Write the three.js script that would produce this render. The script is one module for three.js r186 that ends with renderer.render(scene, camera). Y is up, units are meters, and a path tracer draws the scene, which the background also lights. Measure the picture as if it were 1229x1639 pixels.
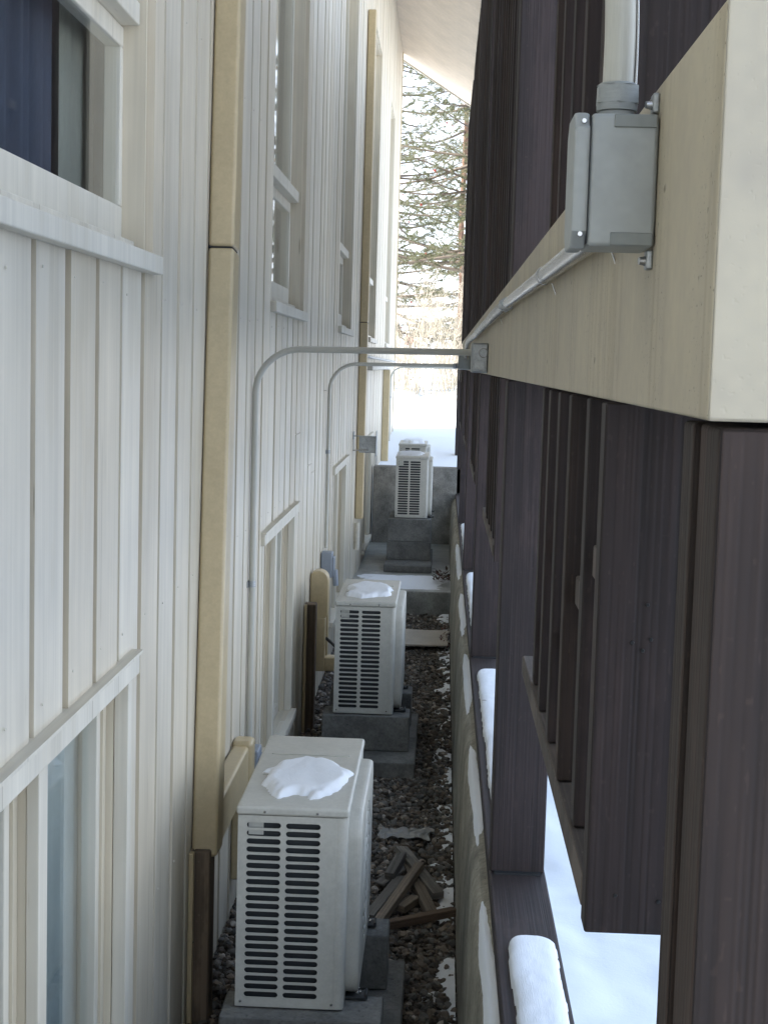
import * as THREE from 'three';
import { RoundedBoxGeometry } from 'three/addons/geometries/RoundedBoxGeometry.js';
import { mergeGeometries } from 'three/addons/utils/BufferGeometryUtils.js';
import { ImprovedNoise } from 'three/addons/math/ImprovedNoise.js';

// ---------------------------------------------------------------- camera, sky, sun, exposure
const scene = new THREE.Scene();
const EYE = 2.07;
const camera = new THREE.PerspectiveCamera(37.6, 767 / 1024, 0.05, 3000);
camera.position.set(0, EYE, 0);
{ // alley axis (-z) meets the picture a little right of and above its centre; the camera is rolled by 1.8 degrees
  const fwd = new THREE.Vector3(711 - 614.5, 585 - 819.5, 2407).normalize();
  const roll = THREE.MathUtils.degToRad(1.8);
  const dn = new THREE.Vector3(-Math.sin(roll), Math.cos(roll), 0);
  dn.addScaledVector(fwd, -dn.dot(fwd)).normalize();
  const rt = new THREE.Vector3().crossVectors(dn, fwd);
  const row = k => new THREE.Vector3(rt.getComponent(k), -dn.getComponent(k), -fwd.getComponent(k));
  const X = row(0), Y = row(1).negate(), Z = row(2).negate();
  camera.quaternion.setFromRotationMatrix(new THREE.Matrix4().makeBasis(X, Y, Z));
}
const renderer = new THREE.WebGLRenderer({ antialias: true });
renderer.setSize(767, 1024);
renderer.toneMapping = THREE.LinearToneMapping;
renderer.toneMappingExposure = 4.2;
renderer.shadowMap.enabled = true;

{ // clear winter sky: pale near the horizon, blue overhead
  const w = 256, h = 128, data = new Float32Array(w * h * 4);
  for (let j = 0; j < h; j++) {
    const el = ((j + 0.5) / h - 0.5) * Math.PI;
    const s = Math.max(0, Math.sin(el)), k = Math.pow(1 - s, 2.6);
    const up = [0.27, 0.36, 0.52], lo = [0.63, 0.68, 0.74];
    for (let i = 0; i < w; i++) {
      const o = (j * w + i) * 4;
      for (let c = 0; c < 3; c++) data[o + c] = el < 0 ? 0.35 : up[c] + (lo[c] - up[c]) * k;
      data[o + 3] = 1;
    }
  }
  const t = new THREE.DataTexture(data, w, h, THREE.RGBAFormat, THREE.FloatType);
  t.mapping = THREE.EquirectangularReflectionMapping; t.magFilter = t.minFilter = THREE.LinearFilter; t.needsUpdate = true;
  scene.background = t; scene.environment = t;
}
const sun = new THREE.DirectionalLight(new THREE.Color().setRGB(1, 0.94, 0.84), 4.2);
sun.position.set(-80, 70, 4); sun.target.position.set(0, 0, -15);
sun.position.add(sun.target.position);
sun.castShadow = true; sun.shadow.mapSize.set(2048, 2048);
Object.assign(sun.shadow.camera, { left: -60, right: 60, top: 60, bottom: -60, near: 1, far: 260 });
scene.add(sun, sun.target);

// ---------------------------------------------------------------- helpers
let seed = 12345;
const rnd = () => { seed = (seed * 1664525 + 1013904223) >>> 0; return seed / 4294967296; };
const rr = (a, b) => a + (b - a) * rnd();
const perlin = new ImprovedNoise();
const n3 = (x, y, z) => perlin.noise(x, y, z);
const names = {};
function numbered(n) { const k = names[n] = (names[n] ?? -1) + 1; return k ? `${n}_${String(k).padStart(3, '0')}` : n; }
const V = (x, y, d) => new THREE.Vector3(x, y, -d);            // d = metres ahead along the alley

function thing(name, label, category, at = [0, 0, 0], group) {
  const o = new THREE.Group(); o.name = numbered(name);
  o.position.copy(V(...at)); o.userData = { label, category };
  if (group) o.userData.group = group;
  scene.add(o); return o;
}
function rootOf(o) { while (o.parent && o.parent !== scene) o = o.parent; return o; }
// part(): geometry is given in world coordinates and moved into its thing's frame
function part(parent, name, g, m, label) {
  if (Array.isArray(g)) g = join(g);
  const r = rootOf(parent); if (r) g.translate(-r.position.x, -r.position.y, -r.position.z);
  const o = new THREE.Mesh(g, m); o.name = name; o.castShadow = o.receiveShadow = true;
  if (label) o.userData.label = label;
  parent.add(o); return o;
}
function single(name, g, m, label, category, group) {
  if (Array.isArray(g)) g = join(g);
  g.computeBoundingBox(); const b = g.boundingBox, c = b.getCenter(new THREE.Vector3()); c.y = b.min.y;
  g.translate(-c.x, -c.y, -c.z);
  const o = new THREE.Mesh(g, m); o.name = numbered(name); o.position.copy(c); o.castShadow = o.receiveShadow = true;
  o.userData = { label, category }; if (group) o.userData.group = group;
  scene.add(o); return o;
}
function struct(name, g, m, kind = 'structure', label) {
  if (Array.isArray(g)) g = join(g);
  const o = new THREE.Mesh(g, m); o.name = numbered(name); o.castShadow = o.receiveShadow = true;
  o.userData = { kind }; if (label) o.userData.label = label; scene.add(o); return o;
}
function cloneThing(src, at, label, group) {
  const c = src.clone(); c.name = numbered(src.name.replace(/_\d{3}$/, '')); c.position.copy(V(...at));
  c.userData = { label, category: src.userData.category }; if (group) c.userData.group = group;
  scene.add(c); return c;
}
function join(list) {
  list = list.map(g => { g = g.index ? g.toNonIndexed() : g; for (const k of Object.keys(g.attributes)) if (!['position', 'normal', 'uv', 'color'].includes(k)) g.deleteAttribute(k); if (!g.attributes.uv) g.setAttribute('uv', new THREE.BufferAttribute(new Float32Array(g.attributes.position.count * 2), 2)); return g; });
  return list.length === 1 ? list[0] : mergeGeometries(list);
}
function uvm(g, ou = 0, ov = 0) {                              // uv in metres from the face's direction
  if (g.index) g = g.toNonIndexed();
  const p = g.attributes.position, n = g.attributes.normal, uv = new Float32Array(p.count * 2);
  for (let i = 0; i < p.count; i++) {
    const ax = Math.abs(n.getX(i)), ay = Math.abs(n.getY(i)), az = Math.abs(n.getZ(i));
    let u, v;
    if (ax >= ay && ax >= az) { u = p.getZ(i); v = p.getY(i); } else if (ay >= az) { u = p.getX(i); v = p.getZ(i); } else { u = p.getX(i); v = p.getY(i); }
    uv[2 * i] = u + ou; uv[2 * i + 1] = v + ov;
  }
  g.setAttribute('uv', new THREE.BufferAttribute(uv, 2)); return g;
}
function B(x0, x1, y0, y1, d0, d1, rand = true) {
  const g = new THREE.BoxGeometry(Math.abs(x1 - x0), Math.abs(y1 - y0), Math.abs(d1 - d0));
  g.translate((x0 + x1) / 2, (y0 + y1) / 2, -(d0 + d1) / 2);
  return uvm(g, rand ? rnd() * 7 : 0, rand ? rnd() * 7 : 0);
}
function R(x0, x1, y0, y1, d0, d1, r = 0.006, s = 2) {
  const g = new RoundedBoxGeometry(Math.abs(x1 - x0), Math.abs(y1 - y0), Math.abs(d1 - d0), s, r);
  g.translate((x0 + x1) / 2, (y0 + y1) / 2, -(d0 + d1) / 2);
  return uvm(g, rnd() * 7, rnd() * 7);
}
function cyl(a, b, r0, r1 = r0, seg = 12) {
  const d = new THREE.Vector3().subVectors(b, a), L = d.length();
  const g = new THREE.CylinderGeometry(r1, r0, L, seg);
  g.applyQuaternion(new THREE.Quaternion().setFromUnitVectors(new THREE.Vector3(0, 1, 0), d.normalize()));
  g.translate((a.x + b.x) / 2, (a.y + b.y) / 2, (a.z + b.z) / 2); return g;
}
function pipe(pts, r, bend = 0.12, seg = 12) {                 // round pipe through points with round bends
  const cp = new THREE.CurvePath(); let cur = pts[0];
  for (let i = 1; i < pts.length; i++) {
    if (i < pts.length - 1) {
      const a = pts[i].clone().sub(pts[i - 1]), b = pts[i + 1].clone().sub(pts[i]);
      const k = Math.min(bend, a.length() * 0.49, b.length() * 0.49);
      const p = pts[i].clone().addScaledVector(a.normalize(), -k), q = pts[i].clone().addScaledVector(b.normalize(), k);
      cp.add(new THREE.LineCurve3(cur, p)); cp.add(new THREE.CubicBezierCurve3(p, p.clone().addScaledVector(a, k * 0.55), q.clone().addScaledVector(b, -k * 0.55), q)); cur = q;
    } else cp.add(new THREE.LineCurve3(cur, pts[i]));
  }
  return new THREE.TubeGeometry(cp, 70 * (pts.length - 1), r, seg);
}
function screw(p, n, r = 0.004) { return cyl(p, p.clone().addScaledVector(n, r * 0.7), r, r * 0.75, 8); }

// ---------------------------------------------------------------- textures
function vnoise(w, h, cx, cy, sd) {                            // tileable value noise
  const g = new Float32Array(cx * cy); let s = sd * 7919 + 17;
  for (let i = 0; i < g.length; i++) { s = (s * 1664525 + 1013904223) >>> 0; g[i] = s / 4294967296; }
  const out = new Float32Array(w * h), sm = t => t * t * (3 - 2 * t);
  for (let y = 0; y < h; y++) {
    const fy = y / h * cy, y0 = Math.floor(fy), ty = sm(fy - y0), ya = (y0 % cy) * cx, yb = ((y0 + 1) % cy) * cx;
    for (let x = 0; x < w; x++) {
      const fx = x / w * cx, x0 = Math.floor(fx), tx = sm(fx - x0), xa = x0 % cx, xb = (x0 + 1) % cx;
      const a = g[ya + xa] + (g[ya + xb] - g[ya + xa]) * tx, b = g[yb + xa] + (g[yb + xb] - g[yb + xa]) * tx;
      out[y * w + x] = a + (b - a) * ty;
    }
  }
  return out;
}
function mix(w, h, list) { // list of [cx, cy, weight]
  const o = new Float32Array(w * h); let i = 1, tot = 0;
  for (const [cx, cy, k] of list) { const n = vnoise(w, h, cx, cy, i++ + cx * 3 + cy); tot += k; for (let j = 0; j < o.length; j++) o[j] += n[j] * k; }
  for (let j = 0; j < o.length; j++) o[j] /= tot; return o;
}
function tex(w, h, fn, srgb, rep = 1, repy = rep) {            // rep = tiles per metre
  const d = new Uint8Array(w * h * 4);
  for (let i = 0; i < w * h; i++) { const c = fn(i); for (let k = 0; k < 3; k++) d[4 * i + k] = Math.max(0, Math.min(255, c[k] * 255)); d[4 * i + 3] = 255; }
  const t = new THREE.DataTexture(d, w, h); t.wrapS = t.wrapT = THREE.RepeatWrapping; t.magFilter = THREE.LinearFilter; t.minFilter = THREE.LinearMipmapLinearFilter; t.generateMipmaps = true;
  if (srgb) t.colorSpace = THREE.SRGBColorSpace; t.repeat.set(rep, repy); t.needsUpdate = true; return t;
}
const grey = v => [v, v, v];
const sstep = (a, b, x) => { const t = Math.max(0, Math.min(1, (x - a) / (b - a))); return t * t * (3 - 2 * t); };
const TW = 512;
// painted wood: vertical grain streaks, a few cracks and flakes
const grainN = mix(TW, TW, [[90, 3, 1], [220, 6, 0.8], [30, 2, 0.7]]);
const mottle = mix(TW, TW, [[5, 3, 1], [13, 9, 0.7], [40, 22, 0.4]]);
const crackN = vnoise(TW, TW, 150, 7, 5), crackM = vnoise(TW, TW, 9, 5, 8);
const paintMap = tex(TW, TW, i => { let v = 0.93 + (grainN[i] - 0.5) * 0.1 + (mottle[i] - 0.5) * 0.12; const c = sstep(0.9, 0.97, crackN[i]) * sstep(0.62, 0.8, crackM[i]); v -= c * 0.3; return [v, v * (1 - c * 0.04) - (mottle[i] < 0.42 ? 0.004 : 0), v * (1 - c * 0.1) - (mottle[i] < 0.42 ? 0.012 : 0)]; }, true, 1.1, 0.55);
const paintBump = tex(TW, TW, i => grey(0.5 + (grainN[i] - 0.5) * 0.6 - sstep(0.9, 0.97, crackN[i]) * sstep(0.62, 0.8, crackM[i]) * 0.5), false, 1.1, 0.55);
const S2 = 1024, sGrain = mix(S2, S2, [[130, 3, 1], [330, 7, 0.9], [40, 2, 0.6]]), sMot = mix(S2, S2, [[4, 3, 1], [11, 8, 0.8], [36, 20, 0.5], [120, 90, 0.3]]), sCr = vnoise(S2, S2, 260, 6, 31), sCm = vnoise(S2, S2, 8, 4, 33), sSp = vnoise(S2, S2, 240, 200, 35);
const crack = i => sstep(0.9, 0.97, sCr[i]) * sstep(0.6, 0.78, sCm[i]);
const stainMap = tex(S2, S2, i => { const w = sstep(0.56, 0.7, sMot[i]) * 0.16, f = sstep(0.88, 0.95, sSp[i]) * 0.18; const v = 0.8 + (sGrain[i] - 0.5) * 0.5 + (sMot[i] - 0.5) * 0.5, k = crack(i) * 0.5; return [v + w * 0.8 + f - k, v + w * 0.75 + f - k, v + w * 0.7 + f - k]; }, true, 1.2, 0.5);
const stainBump = tex(S2, S2, i => grey(0.5 + (sGrain[i] - 0.5) * 0.7 - crack(i) * 0.5), false, 1.2, 0.5);
const concN = mix(TW, TW, [[4, 4, 1], [11, 11, 0.8], [37, 37, 0.5], [120, 120, 0.5], [256, 256, 0.4]]);
const spk = vnoise(TW, TW, 200, 200, 21);
const concMap = tex(TW, TW, i => { const v = 0.8 + (concN[i] - 0.5) * 0.7 - sstep(0.86, 0.95, spk[i]) * 0.16; return [v, v * 0.99, v * 0.965]; }, true, 0.8);
const concBump = tex(TW, TW, i => grey(concN[i] * 0.7 + 0.15 - sstep(0.86, 0.95, spk[i]) * 0.3), false, 0.8);
const fineN = mix(TW, TW, [[60, 60, 1], [170, 170, 1], [12, 12, 0.6]]);
const plainMap = tex(TW, TW, i => { const v = 0.95 + (fineN[i] - 0.5) * 0.09 + (mottle[i] - 0.5) * 0.09; return [v, v, v * 0.995]; }, true, 1.2);
const fineBump = tex(TW, TW, i => grey(fineN[i]), false, 2);
const galvMap = tex(TW, TW, i => { const v = 0.84 + (concN[i] - 0.5) * 0.35 + (fineN[i] - 0.5) * 0.16; return [v, v, v]; }, true, 3);
const bSt = mix(S2, S2, [[34, 2, 1], [90, 4, 0.7], [12, 1, 0.9]]), bMot = mix(S2, S2, [[3, 3, 1], [9, 8, 0.8], [30, 28, 0.5], [90, 90, 0.4]]), bSp = vnoise(S2, S2, 330, 330, 41), bSm = vnoise(S2, S2, 6, 7, 43), bDk = vnoise(S2, S2, 22, 30, 45);
const beamMap = tex(S2, S2, i => { let v = 0.92 + (bMot[i] - 0.5) * 0.2; const s = sstep(0.56, 0.74, bSt[i]) * 0.05, q = sstep(0.88, 0.95, bSp[i]) * sstep(0.5, 0.7, bSm[i]) * 0.22, d = sstep(0.93, 0.99, bDk[i]) * sstep(0.5, 0.8, bSm[i]) * (0.1 + bSp[i] * 0.3); v -= s + q + d; return [v, v - s * 0.15 - d * 0.02, v - s * 0.4 - d * 0.06 - (bMot[i] - 0.5) * 0.05]; }, true, 1.3, 1.3);
const beamBump = tex(S2, S2, i => grey(0.5 + (bSt[i] - 0.5) * 0.5 + (bMot[i] - 0.5) * 0.4 - sstep(0.88, 0.95, bSp[i]) * 0.15), false, 1.3, 1.3);

const rgb = (r, g, b) => new THREE.Color().setRGB(r, g, b);
const mat = (o) => new THREE.MeshStandardMaterial(o);
const M = {
  board: [rgb(0.70, 0.63, 0.50), rgb(0.735, 0.67, 0.545), rgb(0.67, 0.595, 0.465), rgb(0.715, 0.645, 0.515), rgb(0.69, 0.63, 0.515)].map(c => mat({ color: c, map: paintMap, bumpMap: paintBump, bumpScale: 0.0012, roughness: 0.45 })),
  sheathing: mat({ color: rgb(0.7, 0.64, 0.52), map: paintMap, roughness: 0.6 }),
  trim: mat({ color: rgb(0.73, 0.68, 0.57), map: paintMap, bumpMap: paintBump, bumpScale: 0.0006, roughness: 0.55 }),
  jamb: mat({ color: rgb(0.7, 0.625, 0.485), map: paintMap, roughness: 0.5 }),
  cover: mat({ color: rgb(0.57, 0.46, 0.28), map: plainMap, roughness: 0.36 }),
  streakedBrown: mat({ color: rgb(0.21, 0.155, 0.105), map: stainMap, bumpMap: stainBump, bumpScale: 0.002, roughness: 0.85 }),  // brown with streaks, for the lower wall strips
  soffit: mat({ color: rgb(0.7, 0.6, 0.49), map: plainMap, roughness: 0.8 }),
  roof: mat({ color: rgb(0.12, 0.1, 0.09), map: concMap, roughness: 0.95 }),
  brown: mat({ color: rgb(0.05, 0.031, 0.024), map: stainMap, bumpMap: stainBump, bumpScale: 0.002, roughness: 0.78 }),
  brown2: mat({ color: rgb(0.042, 0.0275, 0.026), map: stainMap, bumpMap: stainBump, bumpScale: 0.002, roughness: 0.72 }),
  edge: mat({ color: rgb(0.14, 0.115, 0.1), map: stainMap, roughness: 0.8 }),
  beam: mat({ color: rgb(0.585, 0.515, 0.38), map: beamMap, bumpMap: beamBump, bumpScale: 0.001, roughness: 0.6 }),
  conc: mat({ color: rgb(0.36, 0.35, 0.325), map: concMap, bumpMap: concBump, bumpScale: 0.006, roughness: 0.92 }),
  concDark: mat({ color: rgb(0.26, 0.265, 0.26), map: concMap, bumpMap: concBump, bumpScale: 0.006, roughness: 0.92 }),
  kerb: mat({ color: rgb(0.45, 0.43, 0.37), map: concMap, bumpMap: concBump, bumpScale: 0.006, roughness: 0.9 }),
  ice: mat({ color: rgb(0.48, 0.5, 0.49), map: concMap, bumpMap: concBump, bumpScale: 0.004, roughness: 0.35 }),
  ac: mat({ color: rgb(0.53, 0.52, 0.47), map: plainMap, roughness: 0.42 }),
  dark: mat({ color: rgb(0.02, 0.022, 0.024), roughness: 0.6 }),
  coil: mat({ color: rgb(0.035, 0.04, 0.045), roughness: 0.5, metalness: 0.4 }),
  steel: mat({ color: rgb(0.72, 0.72, 0.71), map: galvMap, roughness: 0.26, metalness: 0.9 }),
  galv: mat({ color: rgb(0.5, 0.52, 0.52), map: galvMap, roughness: 0.42, metalness: 0.75 }),
  emtPaint: mat({ color: rgb(0.55, 0.54, 0.48), map: plainMap, roughness: 0.38, metalness: 0 }),
  greyBox: mat({ color: rgb(0.4, 0.42, 0.415), map: plainMap, bumpMap: fineBump, bumpScale: 0.0002, roughness: 0.5, metalness: 0.2 }),
  knock: mat({ color: rgb(0.28, 0.3, 0.295), map: plainMap, roughness: 0.6, metalness: 0.2 }),
  blueBox: mat({ color: rgb(0.3, 0.34, 0.4), map: plainMap, roughness: 0.4 }),
  snow: mat({ color: rgb(0.8, 0.825, 0.855), bumpMap: fineBump, bumpScale: 0.0008, roughness: 0.9 }),
  glass: new THREE.MeshPhysicalMaterial({ color: rgb(0.95, 0.97, 0.97), roughness: 0.03, transmission: 1, thickness: 0, ior: 1.5 }),
  navy: mat({ color: rgb(0.085, 0.1, 0.15), map: plainMap, roughness: 0.9 }),  // colour of the dark porch reflected in one window
  taupe: mat({ color: rgb(0.2, 0.165, 0.15), map: plainMap, roughness: 0.9 }),
  blind: mat({ color: rgb(0.42, 0.41, 0.35), map: plainMap, roughness: 0.9 }),
  sheer: mat({ color: rgb(0.4, 0.46, 0.47), map: plainMap, roughness: 0.9 }),
  wood: mat({ color: rgb(0.27, 0.22, 0.165), map: stainMap, roughness: 0.85 }),
  woodGrey: mat({ color: rgb(0.23, 0.215, 0.19), map: stainMap, roughness: 0.9 }),
};

// ---------------------------------------------------------------- ground
const WX = -0.74;                                               // face of the boarded wall
const snowY = (x, d) => {
  let y = d < 16 ? 0.42 : d < 17 ? 0.86 : d < 30 ? 0.9 + (d - 17) * 0.036 : d < 48 ? 1.368 + (d - 30) * 0.034 : 1.98 + (d - 48) * 0.012;
  return y + n3(x * 0.25, d * 0.25, 3) * 0.12 + n3(x * 1.1, d * 1.1, 9) * 0.03;
};
{ // one snow sheet to the horizon: the alley is cut out of it
  const xs = [], ds = [];
  const pos = [], idx = [];
  for (let x = -400; x < -20; x += 40) xs.push(x); for (let x = -20; x < -0.9; x += 1.2) xs.push(x);
  xs.push(-0.9, 0.3); for (let x = 0.33; x < 1.3; x += 0.035) xs.push(x); for (let x = 1.3; x < 4; x += 0.14) xs.push(x); for (let x = 4; x < 20; x += 0.8) xs.push(x); for (let x = 20; x <= 400; x += 38) xs.push(x);
  for (let d = -60; d < -4; d += 6) ds.push(d); for (let d = -4; d < 1; d += 0.2) ds.push(d); for (let d = 1; d < 5; d += 0.05) ds.push(d); for (let d = 5; d < 16; d += 0.16) ds.push(d); ds.push(16.0, 16.22);
  for (let d = 16.4; d < 30; d += 0.3) ds.push(d); for (let d = 30; d < 70; d += 1) ds.push(d); for (let d = 70; d < 1500; d += 60) ds.push(d);
  for (const d of ds) for (const x of xs) pos.push(x, (d < 16.1 && x < 0.3 ? -0.06 : d < 16.3 && x < 0.31 ? -0.06 : d < 20 && x >= 0.3 ? Math.min(snowY(x, Math.max(d, 0)), 0.42 + Math.max(0, d - 13) * 0.12) + n3(x * 3, d * 3, 1) * 0.03 + n3(x * 8, d * 8, 4) * 0.014 + Math.max(0, n3(x * 17, d * 17, 6) - 0.15) * 0.022 : snowY(x, d)), -d);
  const w = xs.length;
  for (let j = 0; j < ds.length - 1; j++) for (let i = 0; i < w - 1; i++) { const a = j * w + i; idx.push(a, a + 1, a + w, a + 1, a + w + 1, a + w); }
  let g = new THREE.BufferGeometry(); g.setAttribute('position', new THREE.Float32BufferAttribute(pos, 3)); g.setIndex(idx); g.computeVertexNormals();
  const uv = []; for (let i = 0; i < pos.length; i += 3) uv.push(pos[i], pos[i + 2]); g.setAttribute('uv', new THREE.Float32BufferAttribute(uv, 2));
  struct('snow_ground', g, M.snow);
}
{ // bed under the gravel
  const bed = mat({ color: rgb(0.09, 0.075, 0.06), map: concMap, bumpMap: concBump, bumpScale: 0.02, roughness: 1 });
  struct('alley_ground', uvm(B(WX - 0.1, 0.13, -0.05, -0.012, -2, 12.6)), bed);
}
const stones = [];
for (let v = 0; v < 5; v++) {
  const g = new THREE.IcosahedronGeometry(1, 1), p = g.attributes.position;
  for (let i = 0; i < p.count; i++) { const x = p.getX(i), y = p.getY(i), z = p.getZ(i), k = 1 + n3(x * 1.2 + v * 9, y * 1.2, z * 1.2) * 0.55; p.setXYZ(i, x * k, y * k * 0.62, z * k * 0.85); }
  g.computeVertexNormals(); stones.push(g);
}
{ // gravel: nobody could count it
  const o = new THREE.Object3D(), col = new THREE.Color();
  const gm = mat({ color: 0xffffff, roughness: 0.85 });
  const N = 5600, grp = new THREE.Group(); grp.name = 'gravel'; grp.userData = { kind: 'stuff', label: 'loose dark brown and grey gravel on the alley floor', category: 'gravel' };
  for (let v = 0; v < 5; v++) {
    const im = new THREE.InstancedMesh(stones[v], gm, N); im.name = 'pebble_layer'; im.castShadow = im.receiveShadow = true; im.userData.kind = 'stuff';
    for (let i = 0; i < N; i++) {
      const d = 2.9 + 9.45 * Math.pow(rnd(), 1.15), x = rr(WX + 0.01, 0.1), s = 0.007 + 0.013 * Math.pow(rnd(), 1.6);
      o.position.set(x, rr(-0.012, 0.012), -d); o.rotation.set(rr(-0.6, 0.6), rr(0, 6.3), rr(-0.6, 0.6)); o.scale.setScalar(s); o.updateMatrix(); im.setMatrixAt(i, o.matrix);
      const t = rnd(), b = 0.5 + rnd() * 0.9;
      col.setRGB(...(t < 0.4 ? [0.1 * b, 0.082 * b, 0.066 * b] : t < 0.75 ? [0.13 * b, 0.125 * b, 0.115 * b] : t < 0.93 ? [0.2 * b, 0.165 * b, 0.13 * b] : [0.34 * b, 0.31 * b, 0.27 * b])); im.setColorAt(i, col);
    }
    grp.add(im);
  }
  scene.add(grp);
}
{ // thin, broken snow lying between the stones along the kerb
  const pos = [], idx = [], nx = 34, nd = 520; const x0 = WX + 0.02, x1 = 0.1, d0 = 2.9, d1 = 12.3;
  for (let j = 0; j <= nd; j++) for (let i = 0; i <= nx; i++) {
    const x = x0 + (x1 - x0) * i / nx, d = d0 + (d1 - d0) * j / nd;
    const edge = sstep(-0.09, 0.09, x), far = sstep(8, 12, d) * 0.4;
    const f = n3(x * 5, d * 3, 4) * 0.9 + n3(x * 13, d * 13, 7) * 0.7 + n3(x * 36, d * 36, 2) * 0.45 + edge * 0.95 + far * edge - 0.55;
    pos.push(x, -0.016 + Math.max(-0.4, Math.min(1, f)) * 0.042, -d);
  }
  for (let j = 0; j < nd; j++) for (let i = 0; i < nx; i++) { const a = j * (nx + 1) + i; idx.push(a, a + 1, a + nx + 1, a + 1, a + nx + 2, a + nx + 1); }
  const g = new THREE.BufferGeometry(); g.setAttribute('position', new THREE.Float32BufferAttribute(pos, 3)); g.setIndex(idx); g.computeVertexNormals();
  const uv = []; for (let i = 0; i < pos.length; i += 3) uv.push(pos[i], pos[i + 2]); g.setAttribute('uv', new THREE.Float32BufferAttribute(uv, 2));
  const s = struct('snow_patches', g, M.snow, 'stuff', 'thin broken snow between the gravel along the concrete kerb');
}
// raised concrete at the far part of the alley
struct('concrete_step', [R(WX - 0.05, 0.125, -0.04, 0.2, 12.36, 13.35, 0.012), B(WX - 0.05, 0.125, -0.05, 0.165, 13.352, 16.05)], M.ice);
struct('step_snow', (() => { const g = new THREE.PlaneGeometry(0.8, 0.85, 40, 40); g.rotateX(-Math.PI / 2); const p = g.attributes.position; for (let i = 0; i < p.count; i++) { const x = p.getX(i), z = p.getZ(i); const e = Math.min(0.4 - Math.abs(x), 0.42 - Math.abs(z)); p.setY(i, -0.012 + Math.min(0.03, (e * 0.2 + n3(x * 5, z * 5, 1) * 0.02 + n3(x * 15, z * 15, 5) * 0.008))); } g.translate(-0.31, 0.205, -12.86); g.computeVertexNormals(); return g; })(), M.snow, 'stuff', 'dusting of snow on the concrete step');

// ---------------------------------------------------------------- the boarded house on the left
const house = thing('boarded_house', 'tall cream house with vertical board siding, recessed windows and a sloping eave', 'house', [WX, 0, 10]);
const D0 = -9, D1 = 22.3, TOP = 6.56, PITCH = 4.05;
const upper = [], lower = [];
for (let k = -2; k < 5; k++) { upper.push({ d0: 6.41 + PITCH * (k - 1), d1: 7.84 + PITCH * (k - 1), y0: 2.31, y1: 5.25 }); if (k < 4) lower.push({ d0: 6.26 + PITCH * (k - 1), d1: 7.60 + PITCH * (k - 1), y0: 0.28, y1: 1.30 }); }
const holes = [...upper, ...lower];
{ // wall sheet behind the boards (tan where it shows in the joints), with window openings
  const s = new THREE.Shape(); s.moveTo(D0, -0.2); s.lineTo(D1, -0.2); s.lineTo(D1, TOP); s.lineTo(D0, TOP); s.closePath();
  for (const h of holes) { if (h.d0 < D0) continue; const q = new THREE.Path(); q.moveTo(h.d0, h.y0); q.lineTo(h.d0, h.y1); q.lineTo(h.d1, h.y1); q.lineTo(h.d1, h.y0); q.closePath(); s.holes.push(q); }
  const g = new THREE.ExtrudeGeometry(s, { depth: 0.1, bevelEnabled: false });
  g.rotateY(Math.PI / 2); g.translate(WX - 0.124, 0, 0);       // shape x -> -z
  part(house, 'wall', uvm(g), M.sheathing);
}
{ // every board is a piece of its own
  const pitch = 0.2445, gap = 0.034; let c = 0;
  for (let d = 2.703 - 46 * pitch; d < D1 - 0.05; d += pitch, c++) {
    const a = d + gap / 2 + rr(-0.0015, 0.0015), b = Math.min(d + pitch - gap / 2 + rr(-0.0015, 0.0015), D1 - 0.07); if (b - a < 0.03) continue;
    const cuts = holes.filter(h => h.d0 - 0.03 < b && h.d1 + 0.005 > a).sort((p, q) => p.y0 - q.y0);
    let segs = [[a, b, -0.12, TOP - 0.002]];
    for (const h of cuts) {
      const low = h.y0 < 1, hy0 = low ? h.y0 : h.y0 - 0.005, hy1 = low ? h.y1 + 0.03 : h.y1; const nx = [];
      for (const [p, q, y0, y1] of segs) {
        if (q <= h.d0 || p >= h.d1 || y1 <= hy0 || y0 >= hy1) { nx.push([p, q, y0, y1]); continue; }
        if (y0 < hy0) nx.push([p, q, y0, hy0]); if (y1 > hy1) nx.push([p, q, hy1, y1]);
        if (p < h.d0 - 0.012) nx.push([p, h.d0 - 0.002, Math.max(y0, hy0), Math.min(y1, hy1)]);
        if (q > h.d1 + 0.012) nx.push([h.d1 + 0.002, q, Math.max(y0, hy0), Math.min(y1, hy1)]);
      }
      segs = nx;
    }
    if (rnd() < 0.3) { const yc = rr(1.38, 2.2) + (rnd() < 0.4 ? 1.9 : 0), o2 = []; for (const q of segs) { if (q[2] < yc - 0.2 && q[3] > yc + 0.2) o2.push([q[0], q[1], q[2], yc - 0.0015], [q[0], q[1], yc + 0.0015, q[3]]); else o2.push(q); } segs = o2; }
    if (a > 2.2 && a < 7) for (const [p, q, y0, y1] of segs) for (const yn of [0.62, 1.42, 2.22, 3.0]) if (yn > y0 + 0.02 && yn < y1 - 0.02) part(house, 'nail', screw(V(WX + 0.0012, yn + rr(-0.01, 0.01), p + rr(0.025, 0.05)), new THREE.Vector3(1, 0, 0), 0.0034), M.trim);
    const m = M.board[Math.floor(rnd() * 5)], out = rr(-0.0015, 0.002);
    for (const [p, q, y0, y1] of segs) part(house, 'board', B(WX - 0.0238, WX + out, y0, y1, p, q), m);
  }
  part(house, 'corner_board', R(WX - 0.12, WX + 0.012, -0.1, TOP - 0.004, D1 - 0.066, D1 + 0.02, 0.004), M.cover);
  part(house, 'end_wall', uvm(B(-9, WX - 0.121, -0.2, TOP, D1 - 0.12, D1, false)), M.board[0]);
  part(house, 'end_wall', uvm(B(-9, WX - 0.121, -0.2, TOP, D0, D0 + 0.12, false)), M.board[0]);
  part(house, 'back_wall', uvm(B(-9.1, -9.001, -0.2, TOP, D0, D1, false)), M.board[0]);
}
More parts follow.
